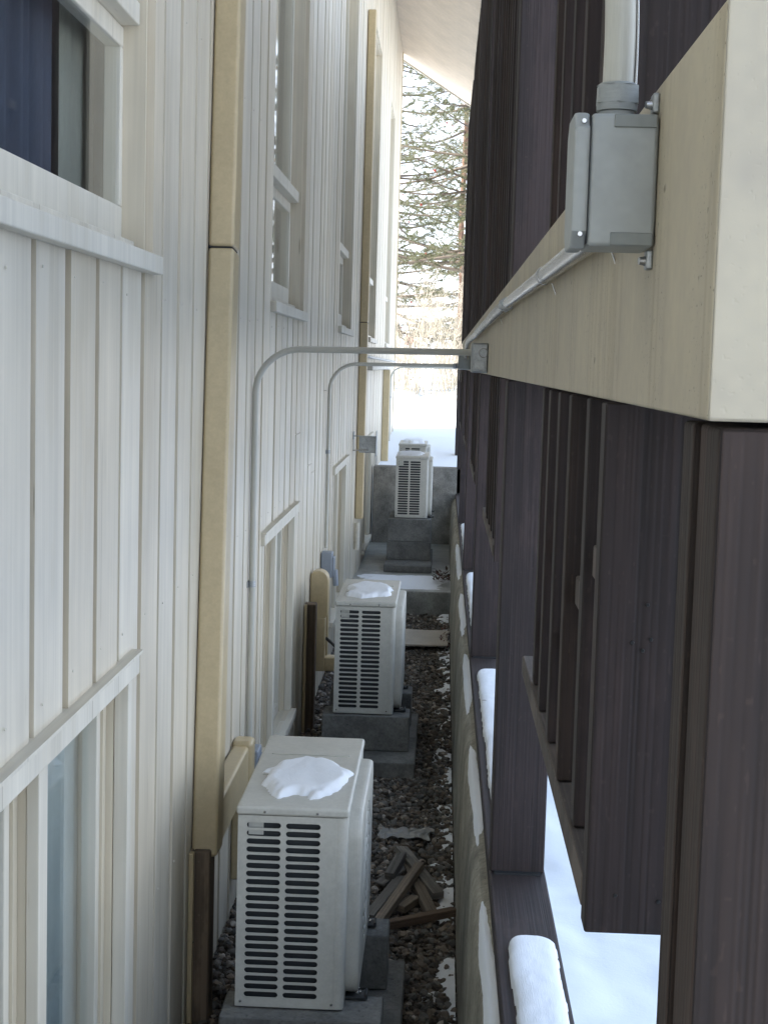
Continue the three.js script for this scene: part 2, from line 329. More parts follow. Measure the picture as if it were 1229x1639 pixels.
{ // steep roof with a deep eave whose underside slopes down over the alley
  const sl = 0.632, ex = 0.42, rx = -4.2, y = x => TOP - (x - WX) * sl, th = 0.2;
  const slab = (xa, xb, ya, yb, d0, d1, t) => { const s = new THREE.Shape(); s.moveTo(xa, ya); s.lineTo(xb, yb); s.lineTo(xb, yb + t); s.lineTo(xa, ya + t); s.closePath(); const g = new THREE.ExtrudeGeometry(s, { depth: d1 - d0, bevelEnabled: false }); g.translate(0, 0, -d1); return uvm(g); };
  const r1 = part(house, 'roof', [slab(rx, ex, y(rx) + 0.03, y(ex) + 0.03, D0 - 0.4, D1 + 0.55, th), slab(-9.9, rx, y(rx) + 0.03 - 5.7 * sl, y(rx) + 0.03, D0 - 0.4, D1 + 0.55, th)], M.roof);
  part(r1, 'soffit', slab(WX - 0.3, ex - 0.001, y(WX - 0.3), y(ex), D0 - 0.39, D1 + 0.52, 0.026), M.soffit);
  part(r1, 'fascia', R(ex + 0.002, ex + 0.03, y(ex) - 0.03, y(ex) + 0.26, D0 - 0.4, D1 + 0.55, 0.004), M.trim);
  part(r1, 'barge_board', slab(WX - 4, ex - 0.002, y(WX - 4) - 0.02, y(ex) - 0.02, D1 + 0.552, D1 + 0.58, 0.2), M.trim);
  part(r1, 'roof_snow', slab(rx, ex - 0.1, y(rx) + 0.235, y(ex - 0.1) + 0.235, D0 - 0.4, D1 + 0.5, 0.16), M.snow);
  const s = new THREE.Shape(); s.moveTo(-9, TOP); s.lineTo(WX - 0.13, TOP); s.lineTo(rx, y(rx) - 0.2); s.closePath();
  for (const d of [D1 - 0.12, D0 + 0.12]) { const g = new THREE.ExtrudeGeometry(s, { depth: 0.1, bevelEnabled: false }); g.translate(0, 0, -d - 0.0); part(house, 'gable', uvm(g), M.board[1]); }
}
function folds(x, y0, y1, d0, d1, amp, n, t = 0.004) {          // hanging cloth with vertical folds
  const g = new THREE.PlaneGeometry(d1 - d0, y1 - y0, n * 6, 1), p = g.attributes.position; const ph = rnd() * 6;
  for (let i = 0; i < p.count; i++) { const u = (p.getX(i) / (d1 - d0) + 0.5) * n; p.setZ(i, amp * (Math.sin(u * 6.283 + ph) + 0.5 * Math.sin(u * 2.7 + ph * 2))); }
  g.computeVertexNormals(); g.rotateY(Math.PI / 2); g.translate(x, (y0 + y1) / 2, -(d0 + d1) / 2); return g;
}
const RX = WX - 0.086;                                           // plane of the sashes
upper.forEach((h, k) => {
  if (h.d0 < D0) return;
  const { d0, d1, y0, y1 } = h, mid = 2.905;
  const fr = [B(RX - 0.03, WX - 0.018, y0, y1, d1 - 0.012, d1 - 0.0005), B(RX - 0.03, WX - 0.018, y0, y1, d0 + 0.0005, d0 + 0.012), B(RX - 0.03, WX - 0.018, y1 - 0.012, y1 - 0.0005, d0 + 0.0125, d1 - 0.0125)];
  const w = part(house, 'window', fr, M.jamb);
  part(w, 'sill', [R(WX - 0.1, WX + 0.028, y0 - 0.034, y0 + 0.012, d0 - 0.04, d1 + 0.005, 0.004), R(RX - 0.02, RX + 0.048, y0 + 0.0125, y0 + 0.045, d0 + 0.013, d1 - 0.035, 0.003)], M.trim);
  const sash = (a, b, bot) => [R(RX - 0.03, RX + 0.012, a, a + bot, d0 + 0.0126, d1 - 0.0126, 0.004), R(RX - 0.03, RX + 0.0119, b - 0.05, b, d0 + 0.0126, d1 - 0.0126, 0.004), R(RX - 0.03, RX + 0.0118, a + bot + 0.0005, b - 0.0505, d1 - 0.042, d1 - 0.0127, 0.003), R(RX - 0.03, RX + 0.0118, a + bot + 0.0005, b - 0.0505, d0 + 0.0127, d0 + 0.042, 0.003)];
  part(w, 'sash', sash(y0 + 0.046, mid - 0.028, 0.085), M.trim);
  part(w, 'sash', sash(mid + 0.028, y1 - 0.013, 0.05), M.trim);
  part(w, 'transom_bar', R(RX - 0.03, RX + 0.055, mid - 0.0275, mid + 0.0275, d0 + 0.0126, d1 - 0.03, 0.004), M.trim);
  part(w, 'pane', B(RX + 0.002, RX + 0.006, y0 + 0.13, mid - 0.077, d0 + 0.041, d1 - 0.041), M.glass);
  part(w, 'pane', B(RX + 0.002, RX + 0.006, mid + 0.077, y1 - 0.062, d0 + 0.041, d1 - 0.041), M.glass);
  const room = [B(-1.3, -1.29, y0 - 0.1, y1 + 0.1, d0 - 0.2, d1 + 0.2), B(-1.3, -0.86, y1 + 0.1, y1 + 0.11, d0 - 0.2, d1 + 0.2), B(-1.3, -0.86, y0 - 0.11, y0 - 0.1, d0 - 0.2, d1 + 0.2), B(-1.3, -0.86, y0 - 0.1, y1 + 0.1, d0 - 0.21, d0 - 0.2), B(-1.3, -0.86, y0 - 0.1, y1 + 0.1, d1 + 0.2, d1 + 0.21)];
  part(w, 'room_lining', room, M.taupe);
  const cx = RX - 0.06;
  if (k === 2) {  // navy and brown cloths hold the dark porch reflection as colour
    part(w, 'curtain', folds(cx - 0.03, y0 + 0.06, y1, d1 - 0.24, d1 + 0.12, 0.004, 3), M.blind, 'pale grey curtain edge');
    part(w, 'curtain', folds(cx - 0.05, y0 + 0.06, y1, d1 - 0.66, d1 - 0.23, 0.012, 5), M.navy, 'navy blue cloth coloured as the dark porch reflection');
    part(w, 'curtain', folds(cx - 0.07, y0 + 0.06, y1, d0, d1 - 0.64, 0.012, 6), M.taupe, 'dull brown cloth coloured as the dark porch reflection');
  } else part(w, 'curtain', folds(cx, y0 + 0.06, y1, d0 + 0.02, d1 - 0.02, 0.008, 14), M.blind);
});
lower.forEach((h, k) => {
  if (h.d0 < D0) return;
  const { d0, d1, y0, y1 } = h, dm = (d0 + d1) / 2 - 0.07, x = WX - 0.06;
  const stepJ = (d, s) => [B(x - 0.05, WX - 0.03, y0, y1, d, d + s * 0.012), B(x - 0.05, x + 0.012, y0, y1, d + s * 0.0125, d + s * 0.045)];
  const w = part(house, 'window', [...stepJ(d1 - 0.0005, -1), ...stepJ(d0 + 0.0005, 1), B(x - 0.05, WX - 0.03, y1 - 0.012, y1 - 0.0005, d0 + 0.013, d1 - 0.013), B(x - 0.05, WX - 0.032, y0 + 0.0005, y1 - 0.0125, dm - 0.03, dm + 0.03), B(x - 0.05, x + 0.012, y0 + 0.0005, y1 - 0.0125, dm - 0.062, dm - 0.0305), B(x - 0.05, x + 0.012, y0 + 0.0005, y1 - 0.0125, dm + 0.0305, dm + 0.062)], M.jamb);
  part(w, 'head_trim', [R(WX - 0.03, WX + 0.02, y1 + 0.0, y1 + 0.05, d0 - 0.07, d1 + 0.05, 0.004), B(WX - 0.02, WX + 0.026, y1 + 0.0502, y1 + 0.058, d0 - 0.08, d1 + 0.056)], M.trim);
  part(w, 'casing', R(WX - 0.029, WX + 0.006, y0, y1 - 0.001, d1 - 0.012, d1 + 0.03, 0.003), M.trim);
  part(w, 'casing', R(WX - 0.029, WX + 0.006, y0, y1 - 0.001, d0 - 0.03, d0 + 0.012, 0.003), M.trim);
  part(w, 'mullion', R(WX - 0.0315, WX - 0.006, y0 + 0.001, y1 - 0.001, dm - 0.032, dm + 0.032, 0.003), M.trim);
  part(w, 'sill', R(WX - 0.1, WX + 0.03, y0 - 0.04, y0 - 0.001, d0 - 0.05, d1 + 0.05, 0.004), M.trim);
  for (const [a, b] of [[d0 + 0.046, dm - 0.063], [dm + 0.063, d1 - 0.046]]) {
    part(w, 'sash', [R(x - 0.03, x + 0.006, y0 + 0.002, y1 - 0.013, a, a + 0.035, 0.003), R(x - 0.03, x + 0.006, y0 + 0.002, y1 - 0.013, b - 0.035, b, 0.003), R(x - 0.03, x + 0.0058, y0 + 0.002, y0 + 0.05, a + 0.036, b - 0.036, 0.003), R(x - 0.03, x + 0.0058, y1 - 0.06, y1 - 0.0131, a + 0.036, b - 0.036, 0.003)], M.trim);
    part(w, 'pane', B(x - 0.016, x - 0.012, y0 + 0.05, y1 - 0.06, a + 0.034, b - 0.034), M.glass);
    part(w, 'curtain', folds(x - 0.05, y0 + 0.01, y1, a, b, 0.006, 5), M.sheer);
  }
  part(w, 'room_lining', [B(-1.1, -1.09, y0 - 0.1, y1 + 0.1, d0 - 0.1, d1 + 0.1), B(-1.1, -0.862, y1 + 0.1, y1 + 0.11, d0 - 0.1, d1 + 0.1), B(-1.1, -0.862, y0 - 0.11, y0 - 0.1, d0 - 0.1, d1 + 0.1), B(-1.1, -0.862, y0 - 0.1, y1 + 0.1, d0 - 0.11, d0 - 0.1), B(-1.1, -0.862, y0 - 0.1, y1 + 0.1, d1 + 0.1, d1 + 0.11)], M.taupe);
});

// ---------------------------------------------------------------- line covers on the boarded wall
function lineCover(d, y0, y1, w, depth, label, tilt = 0) {
  const t = thing('line_cover', label, 'line cover', [WX, y0, d], 'beige line covers running up the boarded wall');
  const cut = 2.42, a = WX + 0.003;
  const segs = y1 > cut + 0.3 && y0 < cut - 0.3 ? [[y0, cut - 0.002], [cut + 0.002, y1]] : [[y0, y1]];
  for (const [p, q] of segs) part(t, 'cover_section', R(a, a + depth, p, q, d, d + w, 0.012, 3), M.cover);
  if (segs.length > 1) part(t, 'joint_strip', B(a, a + depth - 0.006, cut - 0.0019, cut + 0.0019, d + 0.006, d + w - 0.006), M.dark);
  t.rotation.x = tilt; return t;
}
lineCover(4.52, 0.53, 5.06, 0.13, 0.08, 'long beige line cover ending low beside the nearest outdoor unit, over a brown strip', 0.075 * -1);
lineCover(13.0, 0.72, 5.06, 0.12, 0.07, 'long beige line cover rising past the metal wall bracket', -0.02);
lineCover(18.3, 0.45, 2.0, 0.12, 0.085, 'short beige line cover under the level cover near the house corner', 0);
{
  const t = thing('line_cover', 'level beige line cover running along the wall towards the house corner', 'line cover', [WX, 2.0, 16], 'beige line covers running up the boarded wall');
  part(t, 'cover_section', R(WX + 0.003, WX + 0.07, 2.005, 2.07, 14.2, 20.3, 0.01), M.trim);
  const p = thing('wall_pipe', 'thin dark pipe slanting along the wall above the level line cover', 'pipe', [WX, 2.1, 14]);
  part(p, 'tube', pipe([V(WX + 0.01, 2.13, 13.3), V(WX + 0.06, 2.13, 13.5), V(WX + 0.06, 2.1, 21.4)], 0.012), M.galv);
}
// lower strips in a darker, streaked brown, and the elbows that lead to the units
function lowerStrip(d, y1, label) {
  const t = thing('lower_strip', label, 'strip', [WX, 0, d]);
  part(t, 'channel', [R(WX + 0.012, WX + 0.066, -0.03, y1, d, d + 0.1, 0.008), B(WX + 0.003, WX + 0.0115, -0.03, y1, d + 0.01, d + 0.09)], M.streakedBrown);
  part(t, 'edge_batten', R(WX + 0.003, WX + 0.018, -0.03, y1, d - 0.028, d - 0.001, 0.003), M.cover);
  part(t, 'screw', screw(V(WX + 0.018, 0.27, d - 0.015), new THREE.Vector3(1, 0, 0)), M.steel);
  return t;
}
lowerStrip(4.5, 0.555, 'streaked brown strip below the long line cover beside the nearest outdoor unit');
lowerStrip(8.3, 0.72, 'streaked brown strip on the wall beside the second outdoor unit');
lowerStrip(17.2, 0.86, 'streaked brown strip on the wall beside the unit on the tall block');
{
  const e = thing('pipe_elbow_cover', 'beige boxed pipe cover turning down behind the nearest outdoor unit', 'pipe cover', [WX, 0.15, 5.3]);
  part(e, 'run', R(WX + 0.003, WX + 0.066, 0.5, 0.655, 4.64, 5.44, 0.014, 3), M.cover);
  part(e, 'collar', R(WX + 0.002, WX + 0.079, 0.46, 0.672, 5.4, 5.5, 0.018, 3), M.cover);
  part(e, 'leg', R(WX + 0.004, WX + 0.063, 0.14, 0.49, 5.42, 5.49, 0.008), M.cover);
  part(e, 'foot', R(WX + 0.06, WX + 0.26, 0.141, 0.235, 5.421, 5.489, 0.008), M.cover);
  const f = thing('pipe_elbow_cover', 'beige round topped pipe cover beside the second outdoor unit', 'pipe cover', [WX, 0.27, 8.6]);
  const s = new THREE.Shape(), w = 0.092; s.moveTo(0, 0); s.lineTo(w - 0.02, 0); s.quadraticCurveTo(w, 0.005, w, 0.04); s.lineTo(w, 0.21); s.quadraticCurveTo(w, 0.262, w * 0.5, 0.27); s.quadraticCurveTo(0.012, 0.27, 0, 0.25); s.closePath();
  const g = new THREE.ExtrudeGeometry(s, { depth: 0.11, bevelEnabled: true, bevelSize: 0.006, bevelThickness: 0.006, bevelSegments: 2, curveSegments: 8 }); g.translate(WX + 0.009, 0.585, -8.76);
  part(f, 'cap', uvm(g), M.cover);
  part(f, 'leg', R(WX + 0.003, WX + 0.096, 0.27, 0.585, 8.64, 8.74, 0.008), M.cover);
  part(f, 'rim', R(WX + 0.0965, WX + 0.106, 0.345, 0.76, 8.7, 8.76, 0.004), M.cover);
  part(f, 'foot', R(WX + 0.09, WX + 0.27, 0.271, 0.355, 8.641, 8.739, 0.01), M.cover);
  part(f, 'cable', pipe([V(WX + 0.1, 0.46, 8.68), V(WX + 0.16, 0.43, 8.6), V(WX + 0.24, 0.41, 8.3)], 0.009, 0.05), M.dark);
}
{ // small switch boxes where the conduits come down
  for (const [d, y, lb] of [[5.62, 0.42, 'small blue grey switch box on the wall behind the nearest outdoor unit'], [9.35, 0.72, 'small blue grey switch box on the wall behind the second outdoor unit']]) {
    const t = thing('switch_box', lb, 'switch box', [WX, y, d]);
    part(t, 'housing', R(WX + 0.004, WX + 0.075, y, y + 0.16, d, d + 0.12, 0.008), M.blueBox);
    part(t, 'lid', R(WX + 0.0755, WX + 0.087, y + 0.006, y + 0.13, d + 0.006, d + 0.114, 0.005), M.blueBox);
    part(t, 'whip_fitting', cyl(V(WX + 0.09, y + 0.05, d + 0.03), V(WX + 0.1, y - 0.05, d + 0.03), 0.02, 0.018), M.blueBox);
  }
  const b = thing('wall_bracket', 'grey metal angle bracket standing off the boarded wall across the line cover', 'bracket', [WX, 1.3, 12.5]);
  part(b, 'arm', [B(WX + 0.002, WX + 0.19, 1.462, 1.468, 12.5, 12.56), B(WX + 0.002, WX + 0.008, 1.44, 1.5, 12.46, 12.6)], M.galv);
  part(b, 'plate', R(WX + 0.05, WX + 0.19, 1.325, 1.461, 12.54, 12.56, 0.004), M.galv);
  part(b, 'side_flange', R(WX + 0.1901, WX + 0.196, 1.3, 1.51, 12.5, 12.66, 0.002), M.galv);
  part(b, 'rod', cyl(V(WX + 0.002, 1.345, 12.52), V(WX + 0.13, 1.35, 12.52), 0.006), M.steel);
  single('drain_sleeve', pipe([V(WX + 0.035, 0.48, 12.8), V(WX + 0.035, 0.71, 12.8)], 0.025, 0.1, 16), M.trim, 'short white plastic pipe below the end of the far line cover', 'pipe');
}

// ---------------------------------------------------------------- conduits crossing the alley
function conduit(label, d, yLow, yTop, xEnd, r, mtl) {
  const t = thing('conduit', label, 'conduit', [WX, yLow, d], 'grey conduits crossing the alley');
  part(t, 'tube', pipe([V(WX + r + 0.004, yLow, d), V(WX + r + 0.004, yTop, d), V(xEnd, yTop + 0.008, d)], r, 0.17), mtl);
  for (const y of [yLow + 0.62]) if (y < yTop - 0.2) part(t, 'strap', [cyl(V(WX + r + 0.004, y - 0.012, d), V(WX + r + 0.004, y + 0.012, d), r + 0.002, r + 0.002, 14), R(WX + 0.001, WX + 0.005, y - 0.012, y + 0.012, d - 0.035, d + 0.035, 0.001)], M.galv);
  part(t, 'connector', [cyl(V(xEnd - 0.03, yTop + 0.008, d), V(xEnd - 0.005, yTop + 0.008, d), r + 0.004, r + 0.004, 14), cyl(V(xEnd - 0.006, yTop + 0.008, d), V(xEnd + 0.002, yTop + 0.008, d), r + 0.009, r + 0.009, 6)], M.galv);
  return t;
}
conduit('grey conduit rising behind the nearest outdoor unit and bending across the alley', 5.8, 0.58, 2.115, 0.152, 0.0125, M.emtPaint);
conduit('grey conduit rising behind the second outdoor unit and bending across the alley', 9.6, 0.88, 2.062, 0.085, 0.0115, M.emtPaint);
conduit('far thin grey conduit crossing the alley past the house corner boards', 20.6, 1.0, 2.03, 0.16, 0.012, M.emtPaint);

// ---------------------------------------------------------------- outdoor heat pump units
const unit = thing('outdoor_unit', 'cream outdoor heat pump unit with snow on its lid, beside the long line cover', 'heat pump', [-0.381, 0.248, 4.08], 'outdoor heat pump units along the boarded wall');
{
  const x0 = -0.535, x1 = -0.228, y0 = 0.252, y1 = 0.806, d0 = 4.08, d1 = 4.88, W = x1 - x0, H = y1 - y0;
  // slotted end panel: real openings
  const s = new THREE.Shape(), rc = 0.006; s.moveTo(0, 0); s.lineTo(W - 0.03, 0); s.lineTo(W - 0.03, H); s.lineTo(0, H); s.closePath();
  for (let r = 0; r < 22; r++) for (const [a, b] of [[0.0245, 0.1205], [0.1345, 0.2315]]) {
    const yc = H - 0.028 - r * 0.02335, hh = 0.0082, q = new THREE.Path();
    q.absarc(a + hh, yc, hh, Math.PI / 2, Math.PI * 1.5, false); q.absarc(b - hh, yc, hh, -Math.PI / 2, Math.PI / 2, false); q.closePath(); s.holes.push(q);
  }
  const g = new THREE.ExtrudeGeometry(s, { depth: 0.004, bevelEnabled: false, curveSegments: 4 }); g.translate(x0, y0, -d0 - 0.004);
  part(unit, 'slotted_panel', uvm(g), M.ac);
  // wrap-round front corner and fan face
  const c = new THREE.Shape(); // plan view: x, -d
  c.moveTo(x1 - 0.0298, -d0 - 0.0005); c.lineTo(x1 - 0.022, -d0 + 0.0); c.quadraticCurveTo(x1 - 0.001, -d0, x1, -d0 - 0.022); c.lineTo(x1, -d1); c.lineTo(x1 - 0.004, -d1); c.lineTo(x1 - 0.004, -d0 - 0.023); c.quadraticCurveTo(x1 - 0.006, -d0 - 0.006, x1 - 0.0298, -d0 - 0.005); c.closePath();
  const g2 = new THREE.ExtrudeGeometry(c, { depth: H, bevelEnabled: false, curveSegments: 8 }); g2.rotateX(-Math.PI / 2); g2.scale(1, 1, -1); // (x, h, d->)
  { const p = g2.attributes.position, n = g2.attributes.normal; for (let i = 0; i < p.count; i++) { p.setXYZ(i, p.getX(i), y0 + p.getY(i), -Math.abs(p.getZ(i))); n.setXYZ(i, 0, 0, 0); } const ix = []; for (let i = 0; i < p.count; i += 3) ix.push(i, i + 2, i + 1); const g3 = g2.clone(); g3.setIndex(ix); const g4 = g3.toNonIndexed(); g4.computeVertexNormals();
    part(unit, 'front_panel', uvm(g4), M.ac); }
  const bs = new THREE.Shape(); // bulged fan housing, seen from the front: d, y
  const bw = 0.66, bh = 0.52, br = 0.07; bs.moveTo(br, 0); bs.lineTo(bw - br, 0); bs.quadraticCurveTo(bw, 0, bw, br); bs.lineTo(bw, bh - br); bs.quadraticCurveTo(bw, bh, bw - br, bh); bs.lineTo(br, bh); bs.quadraticCurveTo(0, bh, 0, bh - br); bs.lineTo(0, br); bs.quadraticCurveTo(0, 0, br, 0);
  const hole = new THREE.Path(); hole.absarc(bw / 2, bh / 2, 0.215, 0, 6.2832, true); bs.holes.push(hole);
  const bg = new THREE.ExtrudeGeometry(bs, { depth: 0.016, bevelEnabled: true, bevelSize: 0.01, bevelThickness: 0.02, bevelSegments: 4, curveSegments: 24 }); bg.rotateY(Math.PI / 2); bg.translate(x1 + 0.002, y0 + 0.016, -(d0 + 0.07));
  const fan = part(unit, 'fan_housing', uvm(bg), M.ac);
  const cy = y0 + 0.016 + bh / 2, cd = d0 + 0.07 + bw / 2, bars = [];
  for (const r of [0.06, 0.1, 0.14, 0.18, 0.21]) { const t = new THREE.TorusGeometry(r, 0.003, 5, 40); t.rotateY(Math.PI / 2); t.translate(x1 + 0.036, cy, -cd); bars.push(t); }
  for (let k = 0; k < 12; k++) { const a = k / 12 * 6.283; bars.push(cyl(V(x1 + 0.036, cy, cd), V(x1 + 0.036, cy + Math.sin(a) * 0.222, cd + Math.cos(a) * 0.222), 0.003, 0.003, 5)); }
  part(fan, 'guard', bars, M.ac);
  part(unit, 'core', [B(x0 + 0.012, x1 - 0.008, y0 + 0.01, y1 - 0.012, d0 + 0.02, d1 - 0.012)], M.coil);
  part(unit, 'rear_panel', [B(x0, x0 + 0.003, y0, y1, d0 + 0.0045, d1), B(x0 + 0.0035, x1 - 0.005, y0, y1, d1 - 0.003, d1)], M.ac);
  part(unit, 'base_pan', R(x0 + 0.002, x1 - 0.002, y0 - 0.004, y0 + 0.006, d0 + 0.006, d1 - 0.006, 0.003), M.ac);
  part(unit, 'lid', [R(x0 - 0.005, x1 + 0.004, y1 + 0.001, y1 + 0.027, d0 - 0.006, d1 + 0.005, 0.009, 3), R(x0 + 0.03, x1 - 0.03, y1 + 0.0265, y1 + 0.030, d0 + 0.32, d0 + 0.34, 0.0015), R(x0 + 0.03, x1 - 0.03, y1 + 0.0265, y1 + 0.030, d0 + 0.56, d0 + 0.58, 0.0015)], M.ac);
  part(unit, 'rating_plate', B(x0 + 0.028, x0 + 0.07, y1 - 0.06, y1 - 0.012, d0 + 0.0165, d0 + 0.019), (() => { const cv = document.createElement('canvas'); cv.width = 64; cv.height = 64; const k = cv.getContext('2d'); k.fillStyle = '#b9b9b2'; k.fillRect(0, 0, 64, 64); k.fillStyle = '#333'; for (let i = 0; i < 10; i++) k.fillRect(4 + (i % 3) * 6, 4 + i * 6, 20 + (i * 13) % 30, 3); const t = new THREE.CanvasTexture(cv); t.colorSpace = THREE.SRGBColorSpace; return mat({ map: t, roughness: 0.6 }); })());
  const N = new THREE.Vector3(0, 0, 1);
  for (const [x, y] of [[x0 + 0.075, y1 + 0.012], [x1 - 0.085, y1 + 0.012], [x0 + 0.015, y0 + 0.014], [x1 - 0.034, y0 + 0.014]]) part(unit, 'screw', screw(V(x, y, y > y1 ? d0 - 0.006 : d0), N, 0.0042), M.steel);
  for (const d of [d0 + 0.08, d1 - 0.16]) {
    const ft = part(unit, 'mounting_foot', [R(x1 - 0.05, x1 + 0.062, y0 - 0.0035, y0 + 0.006, d, d + 0.05, 0.003), R(x1 + 0.056, x1 + 0.064, y0 - 0.003, y0 + 0.014, d, d + 0.05, 0.003)], M.dark);
    part(ft, 'bolt', [cyl(V(x1 + 0.035, y0 + 0.004, d + 0.025), V(x1 + 0.035, y0 + 0.024, d + 0.025), 0.006, 0.006, 8), cyl(V(x1 + 0.035, y0 + 0.006, d + 0.025), V(x1 + 0.035, y0 + 0.013, d + 0.025), 0.012, 0.012, 6)], M.steel);
  }
}
const G_UNITS = 'outdoor heat pump units along the boarded wall';
const unit2 = cloneThing(unit, [-0.362, 0.272, 7.6], 'cream outdoor heat pump unit with snow on its lid, beside the round topped pipe cover', G_UNITS);
const unit3 = cloneThing(unit, [-0.272, 0.622, 14.2], 'cream outdoor heat pump unit standing high on a tall block before the retaining wall', G_UNITS);
const unit4 = cloneThing(unit, [-0.315, 0.57, 16.5], 'half hidden outdoor heat pump unit in the snow behind the retaining wall', G_UNITS);
unit4.position.y = 0.62;
function snowCap(cx, y, cd, w, l, th, label, sd) {
  const g = new THREE.PlaneGeometry(w * 1.3, l * 1.3, 46, 60); g.rotateX(-Math.PI / 2); const p = g.attributes.position;
  for (let i = 0; i < p.count; i++) {
    const x = p.getX(i) / (w / 2), z = p.getZ(i) / (l / 2), r = Math.pow(Math.pow(Math.abs(x), 3) + Math.pow(Math.abs(z), 3), 1 / 3);
    const e = 1 - r + n3(x * 1.7 + sd, z * 1.7, sd) * 0.28 + n3(x * 5 + sd, z * 5, sd) * 0.09;
    p.setY(i, e > 0 ? th * (1 - Math.pow(1 - Math.min(1, e * 3.2), 2.4)) + n3(x * 2, z * 2, sd) * 0.003 + n3(x * 7, z * 7, sd) * 0.0008 - 0.001 : -0.004 + Math.max(e, -0.2) * 0.01);
  }
  const ix = g.index.array, keep = []; for (let i = 0; i < ix.length; i += 3) if (Math.max(p.getY(ix[i]), p.getY(ix[i + 1]), p.getY(ix[i + 2])) > -0.0035) keep.push(ix[i], ix[i + 1], ix[i + 2]);
  g.setIndex(keep); g.computeVertexNormals(); g.translate(cx, y, -cd);
  return single('fallen_snow', g, M.snow, label, 'snow');
}
snowCap(-0.372, 0.8352, 4.38, 0.235, 0.42, 0.02, 'rounded patch of snow on the lid of the nearest outdoor unit', 3);
snowCap(-0.358, 0.8592, 7.98, 0.235, 0.5, 0.02, 'rounded patch of snow on the lid of the second outdoor unit', 8);
snowCap(-0.3, 1.2092, 14.6, 0.24, 0.66, 0.016, 'snow on the lid of the unit on the tall block', 5);
snowCap(-0.315, 1.2072, 16.9, 0.24, 0.66, 0.03, 'snow on the lid of the half hidden rear unit', 12);

// ---------------------------------------------------------------- blocks and slabs under the units
const GB = 'concrete blocks under the outdoor units';
const block = (x0, x1, y0, y1, d0, d1, label, m = M.concDark) => single('concrete_block', R(x0, x1, y0, y1, d0, d1, 0.006), m, label, 'concrete block', GB);
const slabm = (x0, x1, y0, y1, d0, d1, label) => single('concrete_slab', R(x0, x1, y0, y1, d0, d1, 0.008), M.concDark, label, 'concrete slab', 'flat slabs under the concrete blocks');
block(-0.572, -0.118, 0.066, 0.245, 4.02, 4.2, 'grey concrete block under the near end of the nearest outdoor unit');
block(-0.572, -0.122, 0.066, 0.245, 4.66, 4.82, 'grey concrete block under the rear end of the nearest outdoor unit');
slabm(-0.6, -0.068, -0.02, 0.064, 4.0, 4.92, 'flat grey slab under the blocks of the nearest outdoor unit');
block(-0.572, -0.122, 0.086, 0.268, 7.58, 7.78, 'grey concrete block under the near end of the second outdoor unit');
block(-0.572, -0.122, 0.086, 0.268, 8.14, 8.34, 'grey concrete block under the rear end of the second outdoor unit');
slabm(-0.6, -0.086, -0.02, 0.084, 7.37, 8.46, 'flat grey slab under the blocks of the second outdoor unit');
block(-0.485, -0.08, 0.405, 0.618, 14.12, 14.95, 'upper grey block under the unit before the retaining wall');
block(-0.488, -0.077, 0.232, 0.404, 14.1, 14.97, 'lower grey block under the unit before the retaining wall');
slabm(-0.5, -0.06, 0.166, 0.231, 13.7, 15.05, 'flat grey slab under the two stacked tall blocks');
block(-0.5, -0.1, 0.3, 0.616, 16.5, 17.3, 'grey block under the half hidden rear unit');
single('retaining_wall', R(WX + 0.02, 0.3, 0.1, 0.985, 16.0, 16.2, 0.01), M.conc, 'low grey concrete retaining wall across the end of the alley', 'wall');

// ---------------------------------------------------------------- concrete kerb and timber sill on the right
{
  const k = thing('concrete_kerb', 'weathered concrete kerb with a rounded top along the gravel', 'kerb', [0.12, 0, 6]);
  const s = new THREE.Shape(); s.moveTo(0.105, -0.1); s.lineTo(0.112, 0.35); s.lineTo(0.122, 0.585); s.quadraticCurveTo(0.127, 0.635, 0.15, 0.652); s.lineTo(0.168, 0.66); s.lineTo(0.32, 0.66); s.lineTo(0.32, -0.1); s.closePath();
  const g = new THREE.ExtrudeGeometry(s, { depth: 23, bevelEnabled: false, curveSegments: 8 }); g.translate(0, 0, -20.5);
  part(k, 'kerb_wall', uvm(g), M.kerb);
  for (const [a, b] of [[2.0, 3.92], [4.35, 5.6], [6.1, 7.4], [7.9, 9.4], [10, 12]]) {
    const L = b - a, q = new THREE.PlaneGeometry(0.05, L, 20, Math.round(L * 50)); q.rotateX(-Math.PI / 2); const p = q.attributes.position;
    const top = x => x < 0.15 ? 0.652 - Math.pow((0.15 - x) / 0.028, 2.2) * 0.06 : 0.652 + (x - 0.15) * 0.45;
    for (let i = 0; i < p.count; i++) { const x = p.getX(i) + 0.148, z = p.getZ(i), c = (L / 2 - Math.abs(z)) * 3.2, cx = 0.15 + n3(2, z * 2.2, a) * 0.008;
      const e = Math.min(1, c) * 1.0 - Math.pow(Math.abs(x - cx) / 0.017, 2) * 0.8 + n3(x * 40, z * 6, a) * 0.35 + n3(x * 90, z * 30, a) * 0.15; p.setX(i, x); p.setY(i, top(x) - 0.002 + Math.max(-0.5, Math.min(0.8, e)) * 0.008); }
    q.computeVertexNormals(); q.translate(0, 0, -(a + b) / 2); part(k, 'snow_strip', uvm(q), M.snow, 'thin strip of snow on the kerb');
  }
}
